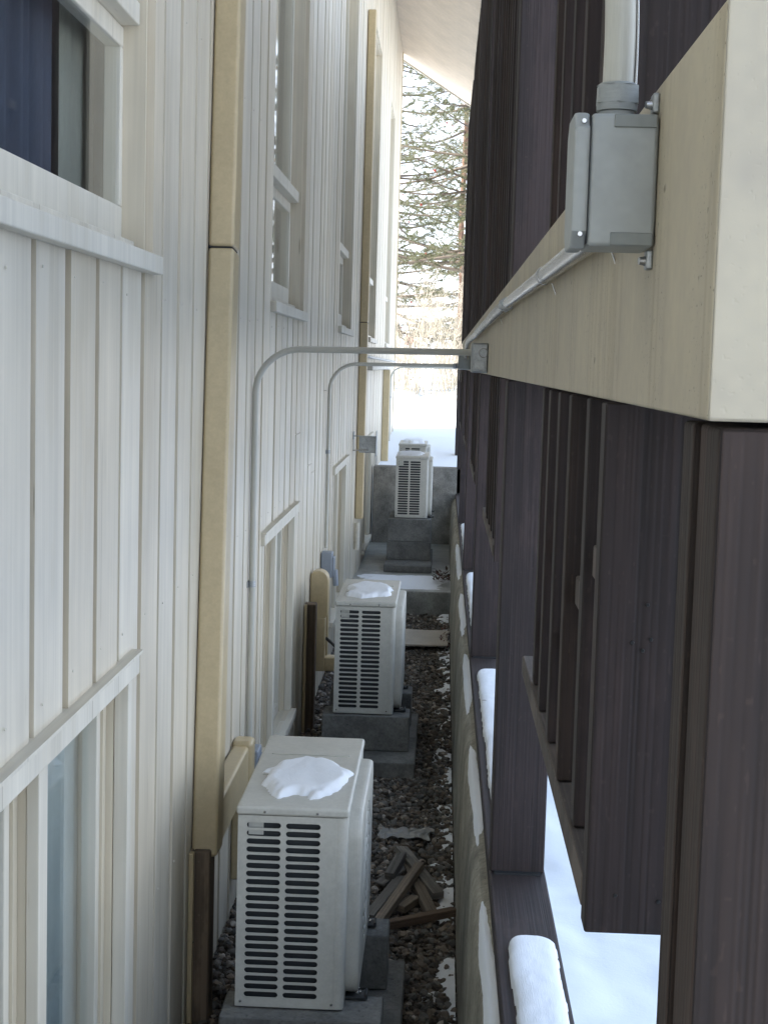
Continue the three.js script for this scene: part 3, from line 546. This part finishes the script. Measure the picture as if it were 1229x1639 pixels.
// ---------------------------------------------------------------- brown timber porch on the right
const porch = thing('timber_porch', 'dark brown timber porch side with posts, louvre screens and a cream beam', 'porch', [0.2, 0, 7]);
const PX = 0.167, PW = 0.144, postD = [0.95, 3.96, 6.97, 9.98, 12.99, 16.0, 19.0];
part(porch, 'sill_plate', R(PX - 0.004, PX + PW + 0.004, 0.664, 0.712, -1.5, 20, 0.006), M.brown2);
postD.forEach((d, i) => {
  const top = i < 5 ? 4.46 : 2.03, w = 0.0455;
  if (i === 0) { // built up from three planks, open joints between
    for (let k = 0; k < 3; k++) part(porch, 'post', R(PX + 0.006 + (k === 1 ? 0.004 : 0), PX + PW + 0.16, 0.7125, 2.036, d + k * 0.0475, d + k * 0.0475 + w, 0.004), M.brown);
    part(porch, 'post', R(PX + 0.05, PX + PW + 0.16, 2.3, top, d + 0.02, d + 0.14, 0.004), M.brown);
  } else {
    part(porch, 'post', R(PX, PX + PW, 0.7125, i < 5 ? 2.036 : top, d, d + 0.14, 0.005), M.brown2);
    if (i < 5) part(porch, 'post', R(PX, PX + PW, 2.299, top, d, d + 0.14, 0.005), M.brown2);
    part(porch, 'base_bracket', B(PX + 0.01, PX + PW - 0.01, 0.7122, 0.7165, d - 0.02, d - 0.0005), M.dark);
  }
});
part(porch, 'beam', R(PX - 0.003, PX + 0.2, 2.04, 2.297, 0.945, 14.2, 0.003, 2), M.beam, 'cream painted beam with a few stains');
part(porch, 'back_plate', R(PX + 0.01, PX + 0.14, 1.9, 2.03, 13.2, 19.2, 0.006), M.brown);
for (const [x, y] of [[0.036, 1.79], [0.047, 1.782], [0.055, 1.794], [0.05, 1.83], [0.1, 1.79], [0.098, 1.835], [0.03, 1.52], [0.075, 1.515]]) part(porch, 'nail', screw(V(PX + x, y, 1.5445), new THREE.Vector3(0, 0, 1), 0.0022), M.dark);
for (let b = 0; b < 5; b++) {
  const sp = 0.202;
  for (const up of [false, true]) {
    const full = up && b > 0, a = (full ? 1.14 : 1.545) + b * 3.01, n = full ? 13 : 6;  // added slats fill the far upper bays so window reflections stay dark
    if (up && b > 4) continue;
    const y0 = up ? 2.299 : 1.478, y1 = up ? 4.46 : 2.037;
    // screen part: the rail carries its slats
    const scr = part(porch, up ? 'upper_screen_rail' : 'lower_screen_rail', up ? R(PX + 0.002, PX + 0.235, 4.461, 4.5, a - 0.04, a + n * sp - 0.1, 0.004) : R(PX - 0.002, PX + 0.237, 1.49, 1.526, a + 0.043, a + n * sp + 0.07, 0.004), M.edge);
    if (!up && b < 3) { // frost and old snow on the rail
      const L = n * sp + 0.0, q = new THREE.PlaneGeometry(0.2, L, 30, 150); q.rotateX(-Math.PI / 2); const p = q.attributes.position;
      for (let i = 0; i < p.count; i++) { const x = p.getX(i), z = p.getZ(i), e = n3(x * 14, z * 14, 3 + b) * 0.8 + n3(x * 45, z * 45, 8) * 0.6 + 0.12 - Math.pow(Math.abs(x) / 0.1, 6) - Math.pow(Math.abs(z) / (L / 2), 20); p.setY(i, Math.max(-0.004, Math.min(0.005, e * 0.007))); }
      q.computeVertexNormals(); q.translate(PX + 0.115, 1.5265, -(a + 0.06 + L / 2)); part(scr, 'frost', q, M.snow);
    }
    for (let i = 0; i < n; i++) {
      const d = a + i * sp + (i ? rr(-0.004, 0.004) : 0), lo = up ? y0 : i === 0 ? 1.478 : 1.528;
      part(scr, 'slat', R(PX + rr(-0.002, 0.003), PX + 0.237, lo, y1, d, d + 0.04, 0.003), M[rnd() < 0.5 ? 'brown' : 'brown2']);
      if (i < n - 1) { const yb = up ? 2.42 + ((i * 7 + b * 3) % 5) * 0.12 + (i > 1 ? 0.3 : 0) : [1.83, 1.765, 1.66, 1.77, 1.6][(i + b) % 5]; part(scr, 'blocking', R(PX + 0.012, PX + 0.13, yb, yb + 0.038, d + 0.0405, d + sp - 0.004, 0.003), M.edge); }
    }
  }
}
{ // scraps of snow and frost on the lower rails, long loaves of snow on the sill between the posts
  const loaf = (a, b, x0, x1, y, th, label) => {
    const L = b - a, w = x1 - x0, q = new THREE.PlaneGeometry(w, L, 40, Math.round(L * 90)); q.rotateX(-Math.PI / 2); const p = q.attributes.position;
    for (let i = 0; i < p.count; i++) { const x = p.getX(i), z = p.getZ(i), t = x / (w / 2), wob = 1.04 + 0.09 * n3(3 + Math.sign(x), z * 6, a) + 0.06 * n3(5 + Math.sign(x), z * 22, a);
      const c = Math.min(1, (L / 2 - Math.abs(z)) / (w * 0.55)), r = Math.pow(Math.pow(Math.abs(t) * wob, 3.2) + Math.pow(1 - c, 3.2), 1 / 3.2);
      p.setY(i, r < 0.97 ? th * Math.pow(1 - Math.pow(r, 3.5), 0.5) * (0.92 + 0.25 * n3(x * 9, z * 4, a) + 0.06 * n3(x * 30, z * 24, a)) + n3(x * 90, z * 90, a) * 0.0005 : -0.006); }
    q.computeVertexNormals(); q.translate((x0 + x1) / 2, y, -(a + b) / 2); single('snow_loaf', q, M.snow, label, 'snow', 'snow lying on the timber sill');
  };
  loaf(1.25, 3.47, PX + 0.022, PX + PW - 0.004, 0.713, 0.03, 'long loaf of snow on the sill between the two nearest posts');
  loaf(4.2, 6.62, PX + 0.018, PX + PW - 0.004, 0.713, 0.03, 'long loaf of snow on the sill between the second and third posts');
  loaf(7.25, 9.7, PX + 0.012, PX + PW - 0.004, 0.713, 0.035, 'long loaf of snow on the sill between the third and fourth posts');
  loaf(10.2, 12.8, PX + 0.012, PX + PW - 0.004, 0.713, 0.035, 'long loaf of snow on the sill past the fourth post');
}
// ---------------------------------------------------------------- electrical boxes and pipes on the beam
{
  const t = thing('junction_box', 'grey weatherproof junction box with screwed lid fixed to the cream beam', 'junction box', [0.135, 2.17, 1.22]);
  const x0 = 0.098, x1 = 0.1635, y0 = 2.168, y1 = 2.272, d0 = 1.218, d1 = 1.288;
  part(t, 'housing', R(x0 + 0.012, x1, y0, y1, d0, d1, 0.004, 3), M.greyBox);
  const ls = new THREE.Shape(), hd = d1 - d0, hh = y1 - y0, cr = 0.012; ls.moveTo(cr, 0); ls.lineTo(hd - cr, 0); ls.lineTo(hd, cr); ls.lineTo(hd, hh - cr); ls.lineTo(hd - cr, hh); ls.lineTo(cr, hh); ls.lineTo(0, hh - cr); ls.lineTo(0, cr); ls.closePath();
  const lg = new THREE.ExtrudeGeometry(ls, { depth: 0.004, bevelEnabled: true, bevelSize: 0.0015, bevelThickness: 0.004, bevelSegments: 3 }); lg.rotateY(-Math.PI / 2); lg.scale(1, 1, -1);
  { const ix = []; const p = lg.attributes.position; for (let i = 0; i < p.count; i += 3) ix.push(i, i + 2, i + 1); lg.setIndex(ix); }
  const lg2 = lg.toNonIndexed(); lg2.computeVertexNormals(); lg2.translate(x0 + 0.0072, y0, -d0);
  const lid = part(t, 'lid', uvm(lg2), M.greyBox);
  for (const y of [y0 + 0.009, y1 - 0.007]) part(lid, 'screw', [cyl(V(x0 + 0.006, y, d0 - 0.0012), V(x0 + 0.006, y, d0 - 0.004), 0.0024, 0.0018, 10)], M.steel);
  part(t, 'gasket', B(x0 + 0.0113, x0 + 0.0119, y0 + 0.002, y1 - 0.002, d0 + 0.0012, d1 - 0.002), M.dark);
  for (const y of [y0 + 0.0008, y1 - 0.011]) part(t, 'boss', R(x0 + 0.03, x1 - 0.002, y, y + 0.0102, d0 - 0.0022, d0 + 0.01, 0.001), M.knock);
  for (const [y, s] of [[y0 - 0.017, 1], [y1 + 0.002, 1]]) { const lug = part(t, 'mounting_lug', R(x1 - 0.005, x1 + 0.0008, y, y + 0.016, d0 + 0.008, d0 + 0.024, 0.002), M.galv); part(lug, 'screw', cyl(V(x1 - 0.005, y + 0.007, d0 + 0.014), V(x1 - 0.010, y + 0.007, d0 + 0.013), 0.004, 0.003, 10), M.steel); }
  part(t, 'threaded_hub', cyl(V(0.133, y1 - 0.001, 1.252), V(0.133, y1 + 0.006, 1.252), 0.0155, 0.0145, 20), M.greyBox);

  const r = thing('riser_conduit', 'upright galvanised conduit with hexagonal nut on top of the grey junction box', 'conduit', [0.133, 2.278, 1.252]);
  part(r, 'nut', [cyl(V(0.133, 2.2785, 1.252), V(0.133, 2.284, 1.252), 0.0165, 0.0168, 20), cyl(V(0.133, 2.2842, 1.252), V(0.133, 2.2985, 1.252), 0.0186, 0.0182, 6), cyl(V(0.133, 2.2986, 1.252), V(0.133, 2.3005, 1.252), 0.017, 0.0145, 20)], M.greyBox);
  part(r, 'tube', pipe([V(0.133, 2.3, 1.252), V(0.1335, 2.345, 1.252), V(0.128, 2.46, 1.252), V(0.128, 4.2, 1.252)], 0.0125, 0.05, 20), M.emtPaint);
  part(r, 'ground_wire', pipe([V(0.1465, 2.27, 1.25), V(0.1475, 2.33, 1.249), V(0.1425, 2.46, 1.249), V(0.142, 4.2, 1.249)], 0.0011, 0.03, 6), M.steel);

  const e = thing('beam_conduit', 'shiny metal conduit running along the cream beam from the grey junction box', 'conduit', [0.148, 2.2, 1.29]);
  part(e, 'tube', pipe([V(0.147, 2.2, 1.287), V(0.147, 2.224, 3.72)], 0.0118, 0.1, 16), M.steel);
  part(e, 'coupling', [cyl(V(0.147, 2.2235, 3.66), V(0.147, 2.2245, 3.76), 0.0145, 0.0145, 16), cyl(V(0.147, 2.224, 3.76), V(0.147, 2.224, 3.78), 0.019, 0.019, 6)], M.galv);
  const cv = new THREE.CatmullRomCurve3([V(0.147, 2.224, 3.76), V(0.143, 2.222, 4.4), V(0.15, 2.228, 5.2), V(0.138, 2.215, 6.3), V(0.146, 2.22, 7.4), V(0.13, 2.2, 8.6), V(0.135, 2.12, 9.5)]);
  const fg = new THREE.TubeGeometry(cv, 260, 0.0145, 12), fp = fg.attributes.position; const tmp = new THREE.Vector3();
  for (let i = 0; i <= 260; i++) { const c = cv.getPointAt(i / 260), k = 1 + 0.09 * Math.sin(i * 1.9); for (let j = 0; j <= 12; j++) { const q = i * 13 + j; tmp.fromBufferAttribute(fp, q).sub(c).multiplyScalar(k).add(c); fp.setXYZ(q, tmp.x, tmp.y, tmp.z); } } fg.computeVertexNormals();
  part(e, 'flexible_section', fg, M.steel);
  for (const [d, y] of [[1.5, 2.202], [2.3, 2.209], [4.4, 2.222]]) { const q = new THREE.TorusGeometry(0.0135, 0.0011, 6, 20, 3.6); q.rotateZ(1.4); q.translate(0.147, y, -d); part(e, 'strap', [q, cyl(V(0.158, y - 0.011, d), V(0.1645, y - 0.028, d), 0.0012, 0.0012, 6)], M.steel); }

  const b1 = thing('outlet_box', 'square galvanised box under the flexible pipe on the cream beam', 'junction box', [0.135, 2.045, 5.7], 'small galvanised boxes on the beam');
  part(b1, 'housing', R(0.1, 0.1645, 2.046, 2.158, 5.72, 5.83, 0.006), M.galv);
  part(b1, 'cover_plate', [R(0.106, 0.16, 2.05, 2.154, 5.714, 5.7195, 0.002), R(0.112, 0.154, 2.056, 2.09, 5.709, 5.7138, 0.002)], M.galv);
  const rg = new THREE.TorusGeometry(0.017, 0.0014, 6, 24); rg.translate(0.146, 2.121, -5.712); part(b1, 'knockout_ring', rg, M.steel);
  const b2 = thing('outlet_box', 'dark galvanised box beyond the square one on the cream beam', 'junction box', [0.12, 2.03, 9.55], 'small galvanised boxes on the beam');
  part(b2, 'housing', R(0.088, 0.1645, 2.046, 2.14, 9.56, 9.68, 0.006), M.knock);
  part(b2, 'cover_plate', R(0.095, 0.16, 2.05, 2.136, 9.554, 9.5595, 0.002), M.knock);
  part(b2, 'locknut', cyl(V(0.074, 2.07, 9.6), V(0.0875, 2.07, 9.6), 0.018, 0.018, 6), M.dark);
}

// ---------------------------------------------------------------- litter on the gravel
const scrap = (x0, d0, x1, d1, w, h, y, label, m, y2 = y) => {
  const a = V(x0, y, d0), b = V(x1, y2, d1), L = a.distanceTo(b), g = new RoundedBoxGeometry(L, h, w, 1, 0.003);
  const p = g.attributes.position; for (let i = 0; i < p.count; i++) { const t = p.getX(i) / L; p.setXYZ(i, p.getX(i) + p.getZ(i) * (t > 0 ? 0.25 : -0.3), p.getY(i), p.getZ(i) + Math.sin(t * 3) * 0.004); }
  const q = uvm(g, rnd() * 5, rnd() * 5); const uv = q.attributes.uv; for (let i = 0; i < uv.count; i++) uv.setXY(i, uv.getY(i), uv.getX(i)); // grain along the stick
  q.applyQuaternion(new THREE.Quaternion().setFromUnitVectors(new THREE.Vector3(1, 0, 0), b.clone().sub(a).normalize())); q.translate((a.x + b.x) / 2, (a.y + b.y) / 2, (a.z + b.z) / 2);
  return single('wood_scrap', q, m, label, 'wood scrap', 'broken wood scraps on the gravel');
};
scrap(-0.2, 5.2, -0.04, 5.86, 0.036, 0.03, 0.035, 'long pale broken stick lying towards the nearest unit', M.wood, 0.075);
scrap(-0.21, 5.38, -0.115, 5.82, 0.042, 0.03, 0.03, 'grey broken stick beside the long pale stick', M.woodGrey);
scrap(-0.12, 6.1, 0.045, 5.62, 0.05, 0.028, 0.06, 'broad grey broken board crossing the scrap heap', M.woodGrey, 0.04);
scrap(-0.09, 5.98, 0.02, 5.45, 0.045, 0.03, 0.035, 'broad brown broken board under the crossing board', M.wood, 0.03);
scrap(-0.17, 5.3, 0.1, 5.45, 0.034, 0.03, 0.03, 'reddish broken stick lying across the gravel to the kerb', mat({ color: rgb(0.21, 0.145, 0.1), map: stainMap, roughness: 0.9 }), 0.045);
scrap(-0.15, 5.78, -0.115, 5.98, 0.04, 0.035, 0.05, 'short upright chip of wood in the scrap heap', M.woodGrey, 0.07);
scrap(-0.1, 5.5, -0.05, 5.62, 0.045, 0.03, 0.025, 'small chip of wood below the crossing board', M.wood);
scrap(-0.19, 5.75, -0.1, 5.95, 0.05, 0.012, 0.03, 'flat pale chip of wood near the unit side', M.woodGrey, 0.04);
{
  const g = new THREE.PlaneGeometry(0.22, 0.13, 26, 16); g.rotateX(-Math.PI / 2); const p = g.attributes.position;
  for (let i = 0; i < p.count; i++) { const x = p.getX(i), z = p.getZ(i), r = Math.hypot(x / 0.11, z / 0.065); p.setX(i, x * (1 + n3(x * 9, z * 9, 3) * 0.4)); p.setY(i, 0.03 + Math.abs(n3(x * 22, z * 22, 5)) * 0.03 - r * 0.008); p.setZ(i, z * (1 + n3(z * 12, x * 9, 8) * 0.5)); }
  const n = g.toNonIndexed(); n.computeVertexNormals(); n.translate(-0.11, 0, -6.42);
  single('plastic_wrapper', n, new THREE.MeshPhysicalMaterial({ color: rgb(0.42, 0.42, 0.4), roughness: 0.25, transmission: 0.35, thickness: 0, side: THREE.DoubleSide }), 'crumpled clear plastic wrapper on the gravel', 'wrapper');
  const b = new THREE.BoxGeometry(0.37, 0.012, 0.62, 14, 1, 14), q = b.attributes.position;
  for (let i = 0; i < q.count; i++) { const x = q.getX(i), z = q.getZ(i); q.setX(i, x + (Math.abs(x) > 0.17 ? n3(z * 14, 2, x > 0 ? 1 : 5) * 0.07 : 0)); q.setY(i, q.getY(i) + x * x * 0.12 + n3(x * 3, z * 3, 2) * 0.014); }
  const bn = b.toNonIndexed(); bn.computeVertexNormals(); bn.translate(-0.1, 0.055, -11.02);
  single('cardboard_sheet', uvm(bn), mat({ color: rgb(0.58, 0.52, 0.45), map: plainMap, roughness: 0.9 }), 'pale cardboard sheet lying across the gravel before the concrete step', 'cardboard');
  const leaf = (x, y, d, s, col) => { const sh = new THREE.Shape(); sh.moveTo(0, -1); sh.quadraticCurveTo(0.7, -0.3, 0.25, 0.3); sh.lineTo(0, 1); sh.quadraticCurveTo(-0.6, 0.2, 0, -1); const lg = new THREE.ExtrudeGeometry(sh, { depth: 0.06, bevelEnabled: false, curveSegments: 3 }); lg.scale(s, s, s * 0.4); lg.rotateX(rr(-2.2, -0.8)); lg.rotateY(rr(0, 6.3)); lg.translate(x, y, -d); return lg; };
  const lm = mat({ color: rgb(0.12, 0.045, 0.03), roughness: 0.8 }), lm2 = mat({ color: rgb(0.055, 0.04, 0.03), roughness: 0.85 });
  const l1 = [], l2 = [];
  for (let i = 0; i < 26; i++) l1.push(leaf(rr(-0.02, 0.1), rr(0.225, 0.27), rr(12.75, 13.2), rr(0.02, 0.04)));
  for (let i = 0; i < 40; i++) l2.push(leaf(rr(-0.04, 0.1), rr(0.22, 0.3), rr(12.75, 13.25), rr(0.02, 0.045)));
  const lp = thing('leaf_heap', 'heap of dark dead leaves on the concrete step by the kerb', 'leaves', [0.03, 0.2, 13]);
  lp.userData.kind = 'stuff'; part(lp, 'red_leaves', l1, lm); part(lp, 'dark_leaves', l2, lm2);
  const l3 = [];
  for (let i = 0; i < 46; i++) l3.push(leaf(rr(0.03, 0.1), rr(0.03, 0.07), rr(10.75, 11.6), rr(0.015, 0.03)));
  const lq = thing('leaf_heap', 'scatter of reddish dead leaves on the cardboard edge by the kerb', 'leaves', [0.07, 0.03, 11]); lq.userData.kind = 'stuff'; part(lq, 'red_leaves', l3, lm);
  const l4 = []; for (let i = 0; i < 22; i++) l4.push(leaf(rr(-0.7, 0.1), rr(0.018, 0.03), rr(4.8, 9), rr(0.012, 0.024)));
  for (let i = 0; i < 14; i++) { const x = rr(0.34, 0.85), d = rr(2, 4.4); l4.push(leaf(x, 0.432 + n3(x * 3, d * 3, 1) * 0.03, d, rr(0.006, 0.013))); }
  for (const [x, d] of [[0.2, 2.9], [0.22, 5.1], [0.2, 5.9], [0.21, 8.6]]) l4.push(leaf(x, 0.748, d, 0.014));
  const ls = struct('loose_leaves', l4, lm2, 'stuff', 'single dead leaves scattered over gravel and snow'); ls.userData.category = 'leaves';
}

// ---------------------------------------------------------------- trees, shrubs and a car beyond the alley
const bark = mat({ color: rgb(0.17, 0.1, 0.065), map: stainMap, bumpMap: concBump, bumpScale: 0.02, roughness: 0.95 });
const twigM = mat({ color: rgb(0.12, 0.095, 0.075), roughness: 0.95 });
const needleM = [rgb(0.12, 0.125, 0.055), rgb(0.11, 0.125, 0.06), rgb(0.13, 0.125, 0.06)].map(c => new THREE.MeshPhysicalMaterial({ color: c, roughness: 0.95, transmission: 0.5, thickness: 0, side: THREE.DoubleSide }));
const berryM = mat({ color: rgb(0.26, 0.05, 0.03), roughness: 0.5 });
function needles(arr, p, dir, len, n) {                         // tuft of flat needles round a twig end
  const a = new THREE.Vector3(), s = new THREE.Vector3(), e = new THREE.Vector3();
  for (let i = 0; i < n; i++) {
    a.copy(dir).multiplyScalar(0.7).add(e.set(rr(-1, 1), rr(-0.8, 1), rr(-1, 1)).multiplyScalar(0.9)).normalize();
    s.set(rr(-1, 1), rr(-1, 1), rr(-1, 1)).cross(a).normalize().multiplyScalar(len * 0.075);
    const t = rr(0, 0.5) * len, bx = p.x + dir.x * t, by = p.y + dir.y * t, bz = p.z + dir.z * t, L = len * rr(0.7, 1.1);
    arr.push(bx - s.x, by - s.y, bz - s.z, bx + s.x, by + s.y, bz + s.z, bx + a.x * L, by + a.y * L, bz + a.z * L);
  }
}
function triGeo(arr) { const g = new THREE.BufferGeometry(); g.setAttribute('position', new THREE.Float32BufferAttribute(arr, 3)); g.computeVertexNormals(); return g; }
function pine(x, d, h, label, opt = {}) {
  const y0 = snowY(x, d) - 0.1, t = thing('pine_tree', label, 'tree', [x, y0, d], 'pine trees beyond the alley');
  const r0 = opt.r ?? 0.16, lo = opt.lo ?? 0.2, lean = opt.lean ?? 0;
  const tp = [], K = 12; for (let k = 0; k <= K; k++) tp.push(V(x + lean * k / K + n3(k * 0.5, x, d) * 0.12, y0 + h * k / K, d + n3(k * 0.5, d, 4) * 0.12));
  const cv = new THREE.CatmullRomCurve3(tp), tg = new THREE.TubeGeometry(cv, 40, 1, 9), q = tg.attributes.position, tm = new THREE.Vector3();
  for (let i = 0; i <= 40; i++) { const c = cv.getPointAt(i / 40), r = r0 * (1 - 0.9 * i / 40) + 0.012; for (let j = 0; j <= 9; j++) { const k = i * 10 + j; tm.fromBufferAttribute(q, k).sub(c).multiplyScalar(r * (1 + n3(i, j, 1) * 0.12)).add(c); q.setXYZ(k, tm.x, tm.y, tm.z); } } tg.computeVertexNormals();
  part(t, 'trunk', tg, bark);
  const limbs = [], nd = [], berries = [];
  const n = opt.n ?? 40;
  for (let k = 0; k < n; k++) {
    const f = lo + (1 - lo) * (k + rnd() * 0.8) / n, base = cv.getPointAt(Math.min(0.99, f)), az = opt.bias !== undefined && k % 3 ? opt.bias + rr(-0.7, 0.7) : k * 2.4 + rr(-0.4, 0.4), L = (opt.spread ?? 2.6) * (1.12 - f * 0.85) * rr(0.75, 1.15);
    const dr = new THREE.Vector3(Math.cos(az), 0, Math.sin(az)), pts = [], sl = rr(-0.5, 0.12);
    for (let s = 0; s <= 4; s++) { const u = s / 4; pts.push(base.clone().addScaledVector(dr, L * u).add(new THREE.Vector3(rr(-0.14, 0.14) * u, L * (sl * u + 0.22 * u * u) + rr(-0.12, 0.12) * u, rr(-0.14, 0.14) * u))); }
    const lc = new THREE.CatmullRomCurve3(pts); limbs.push(taper(lc, 9, 0.012 + 0.012 * L, 0.004, 5));
    const m = Math.round(L * 11);
    for (let s = 0; s < m; s++) {
      const u = 0.22 + 0.78 * (s + rnd()) / m, p = lc.getPointAt(Math.min(u, 1)), sd = (s % 2 ? 1 : -1) * rr(0.5, 1.2), td = dr.clone().applyAxisAngle(new THREE.Vector3(0, 1, 0), sd).add(new THREE.Vector3(0, rr(-0.75, 0.6), 0)).normalize(), tl = rr(0.18, 0.55) * (1.25 - u * 0.6);
      const e = p.clone().addScaledVector(td, tl); limbs.push(cyl(p, e, 0.006, 0.003, 3));
      for (let w = 0; w < 5; w++) needles(nd, p.clone().lerp(e, 0.35 + 0.65 * w / 4), td, opt.nl ?? 0.085, opt.nn ?? 9);
      if (rnd() < (opt.berry ?? 0)) { const g = new THREE.IcosahedronGeometry(rr(0.015, 0.03), 1); g.translate(e.x, e.y - 0.05, e.z); berries.push(g); }
    }
  }
  part(t, 'limbs', limbs, twigM);
  const c = part(t, 'crown', triGeo(nd), needleM[Math.floor(rnd() * 3)]);
  if (berries.length) part(c, 'cones', berries, berryM, 'reddish cones');
  return t;
}
function taper(curve, n, r0, r1, seg) {
  const g = new THREE.TubeGeometry(curve, n, 1, seg), p = g.attributes.position, v = new THREE.Vector3();
  for (let i = 0; i <= n; i++) { const c = curve.getPointAt(i / n), r = r0 + (r1 - r0) * i / n; for (let j = 0; j <= seg; j++) { const k = i * (seg + 1) + j; v.fromBufferAttribute(p, k).sub(c).multiplyScalar(r).add(c); p.setXYZ(k, v.x, v.y, v.z); } } g.computeVertexNormals(); return g;
}
pine(2.3, 27, 12, 'large spreading pine whose limbs reach across the view behind the porch', { spread: 4.6, n: 70, lo: 0.2, berry: 0.025, nn: 9, nl: 0.085, bias: Math.PI, r: 0.2 });
pine(0.42, 46, 16, 'tall pine with an orange brown trunk standing bare below its crown', { spread: 3.0, n: 44, lo: 0.3, r: 0.1, berry: 0.01 });
pine(-3.2, 33, 12, 'bushy pine behind the house corner', { spread: 3.6, n: 60, lo: 0.16, berry: 0.02, nn: 9, nl: 0.085, bias: 0 });
pine(-1.9, 54, 13, 'distant pine filling the gap behind the bare thicket', { spread: 4.0, n: 44, lo: 0.08, nn: 8, nl: 0.11, bias: 0 });
pine(2.6, 58, 14, 'distant pine standing behind the orange trunked pine', { spread: 4.2, n: 44, lo: 0.05, nn: 8, nl: 0.11, bias: Math.PI });
pine(-6.5, 52, 14, 'distant pine standing beyond the white car', { spread: 3.4, n: 36, lo: 0.05 });
const addedFarPine = pine(9.5, 44, 15, 'tall unseen pine added far behind the porch to darken window reflections', { spread: 3.8, n: 44, lo: 0.05, nl: 0.13, nn: 8 });  // unseen pines added so the window glass mirrors dark trees, not sky
for (const [x, d, r] of [[13, 39, 1], [17, 46, 2.2], [12, 52, 3.5], [20, 36, 4.4], [15.5, 60, 5.1], [22, 50, 0.6], [9, 62, 2.9]]) { const c = cloneThing(addedFarPine, [x, snowY(x, d) - 0.1, d], 'tall unseen pine added far behind the porch to darken window reflections', 'pine trees beyond the alley'); c.rotation.y = r; c.scale.setScalar(0.85 + (r % 1) * 0.3); }
{ // bare thicket of pale stems
  const stem = mat({ color: rgb(0.43, 0.38, 0.3), roughness: 0.95 }), shrubL = ['bare pale thicket standing in snow at the house corner', 'bare pale thicket of thin stems in the middle of the gap', 'bare pale thicket of thin stems beside the porch end', 'bare thicket hidden mostly behind the house', 'bare thicket hidden mostly behind the porch'];
  [[-1.5, 34], [-0.35, 32], [0.75, 35], [-4.2, 36], [3.2, 34]].forEach(([cx, cd], k) => {
    const t = thing('bare_shrub', shrubL[k], 'shrub', [cx, snowY(cx, cd) - 0.05, cd], 'bare shrubs in the snow'), st = [], tw = [];
    for (let i = 0; i < 150; i++) {
      const x = cx + rr(-0.75, 0.75), d = cd + rr(-1.8, 1.8), h = rr(0.8, 3.2), y = snowY(x, d) - 0.08, bx = rr(-1.1, 1.1), bd = rr(-0.6, 0.6);
      const cv = new THREE.CatmullRomCurve3([V(x, y, d), V(x + bx * 0.25, y + h * 0.4, d + bd * 0.3), V(x + bx * 0.6 + rr(-0.08, 0.08), y + h * 0.75, d + bd * 0.7), V(x + bx, y + h, d + bd)]);
      st.push(taper(cv, 8, rr(0.004, 0.008), 0.002, 4));
      for (let b = 0; b < 11; b++) { const p = cv.getPointAt(rr(0.25, 0.98)), e = p.clone().add(new THREE.Vector3(rr(-0.35, 0.35), rr(0.05, 0.4), rr(-0.3, 0.3))); tw.push(cyl(p, e, 0.0035, 0.0015, 3)); }
    }
    part(t, 'stems', st, stem); part(t, 'twigs', tw, stem);
  });
}
{ // white car parked beyond the house corner, tail towards the gap
  const cx = -1.05, cd = 48, gy = snowY(-3, 48) - 0.05, t = thing('parked_car', 'white car with dark glass parked beyond the snow and thicket', 'car', [cx - 2.2, gy, cd]);
  const prof = (pts, w, bev) => { const s = new THREE.Shape(); pts.forEach(([a, b], i) => i ? s.lineTo(a, b) : s.moveTo(a, b)); s.closePath(); const g = new THREE.ExtrudeGeometry(s, { depth: w, bevelEnabled: true, bevelSize: bev, bevelThickness: bev, bevelSegments: 3 }); g.translate(cx, gy, -cd - w / 2); return g; };
  part(t, 'body', prof([[0, 0.4], [0.02, 0.85], [-0.05, 1.02], [-0.3, 1.5], [-2.2, 1.55], [-3.0, 1.05], [-4.1, 0.92], [-4.35, 0.7], [-4.35, 0.35], [-0.1, 0.3]], 1.6, 0.06), mat({ color: rgb(0.75, 0.76, 0.77), roughness: 0.3 }));
  part(t, 'window', prof([[-0.28, 1.05], [-0.42, 1.42], [-2.1, 1.46], [-2.75, 1.05]], 1.66, 0.04), mat({ color: rgb(0.015, 0.017, 0.02), roughness: 0.1 }));
  part(t, 'tail_light', prof([[0.05, 0.75], [0.06, 1.0], [-0.16, 1.05], [-0.2, 0.8]], 1.68, 0.03), mat({ color: rgb(0.3, 0.01, 0.01), roughness: 0.25 }));
  for (const a of [-0.85, -3.45]) { const w = part(t, 'wheel', cyl(V(cx + a, gy + 0.33, cd - 0.88), V(cx + a, gy + 0.33, cd - 0.64), 0.33, 0.33, 24), M.dark); part(w, 'rim', cyl(V(cx + a, gy + 0.33, cd - 0.9), V(cx + a, gy + 0.33, cd - 0.87), 0.2, 0.2, 18), M.galv); const v = part(t, 'wheel', cyl(V(cx + a, gy + 0.33, cd + 0.64), V(cx + a, gy + 0.33, cd + 0.88), 0.33, 0.33, 24), M.dark); part(v, 'rim', cyl(V(cx + a, gy + 0.33, cd + 0.87), V(cx + a, gy + 0.33, cd + 0.9), 0.2, 0.2, 18), M.galv); }
}
renderer.render(scene, camera);
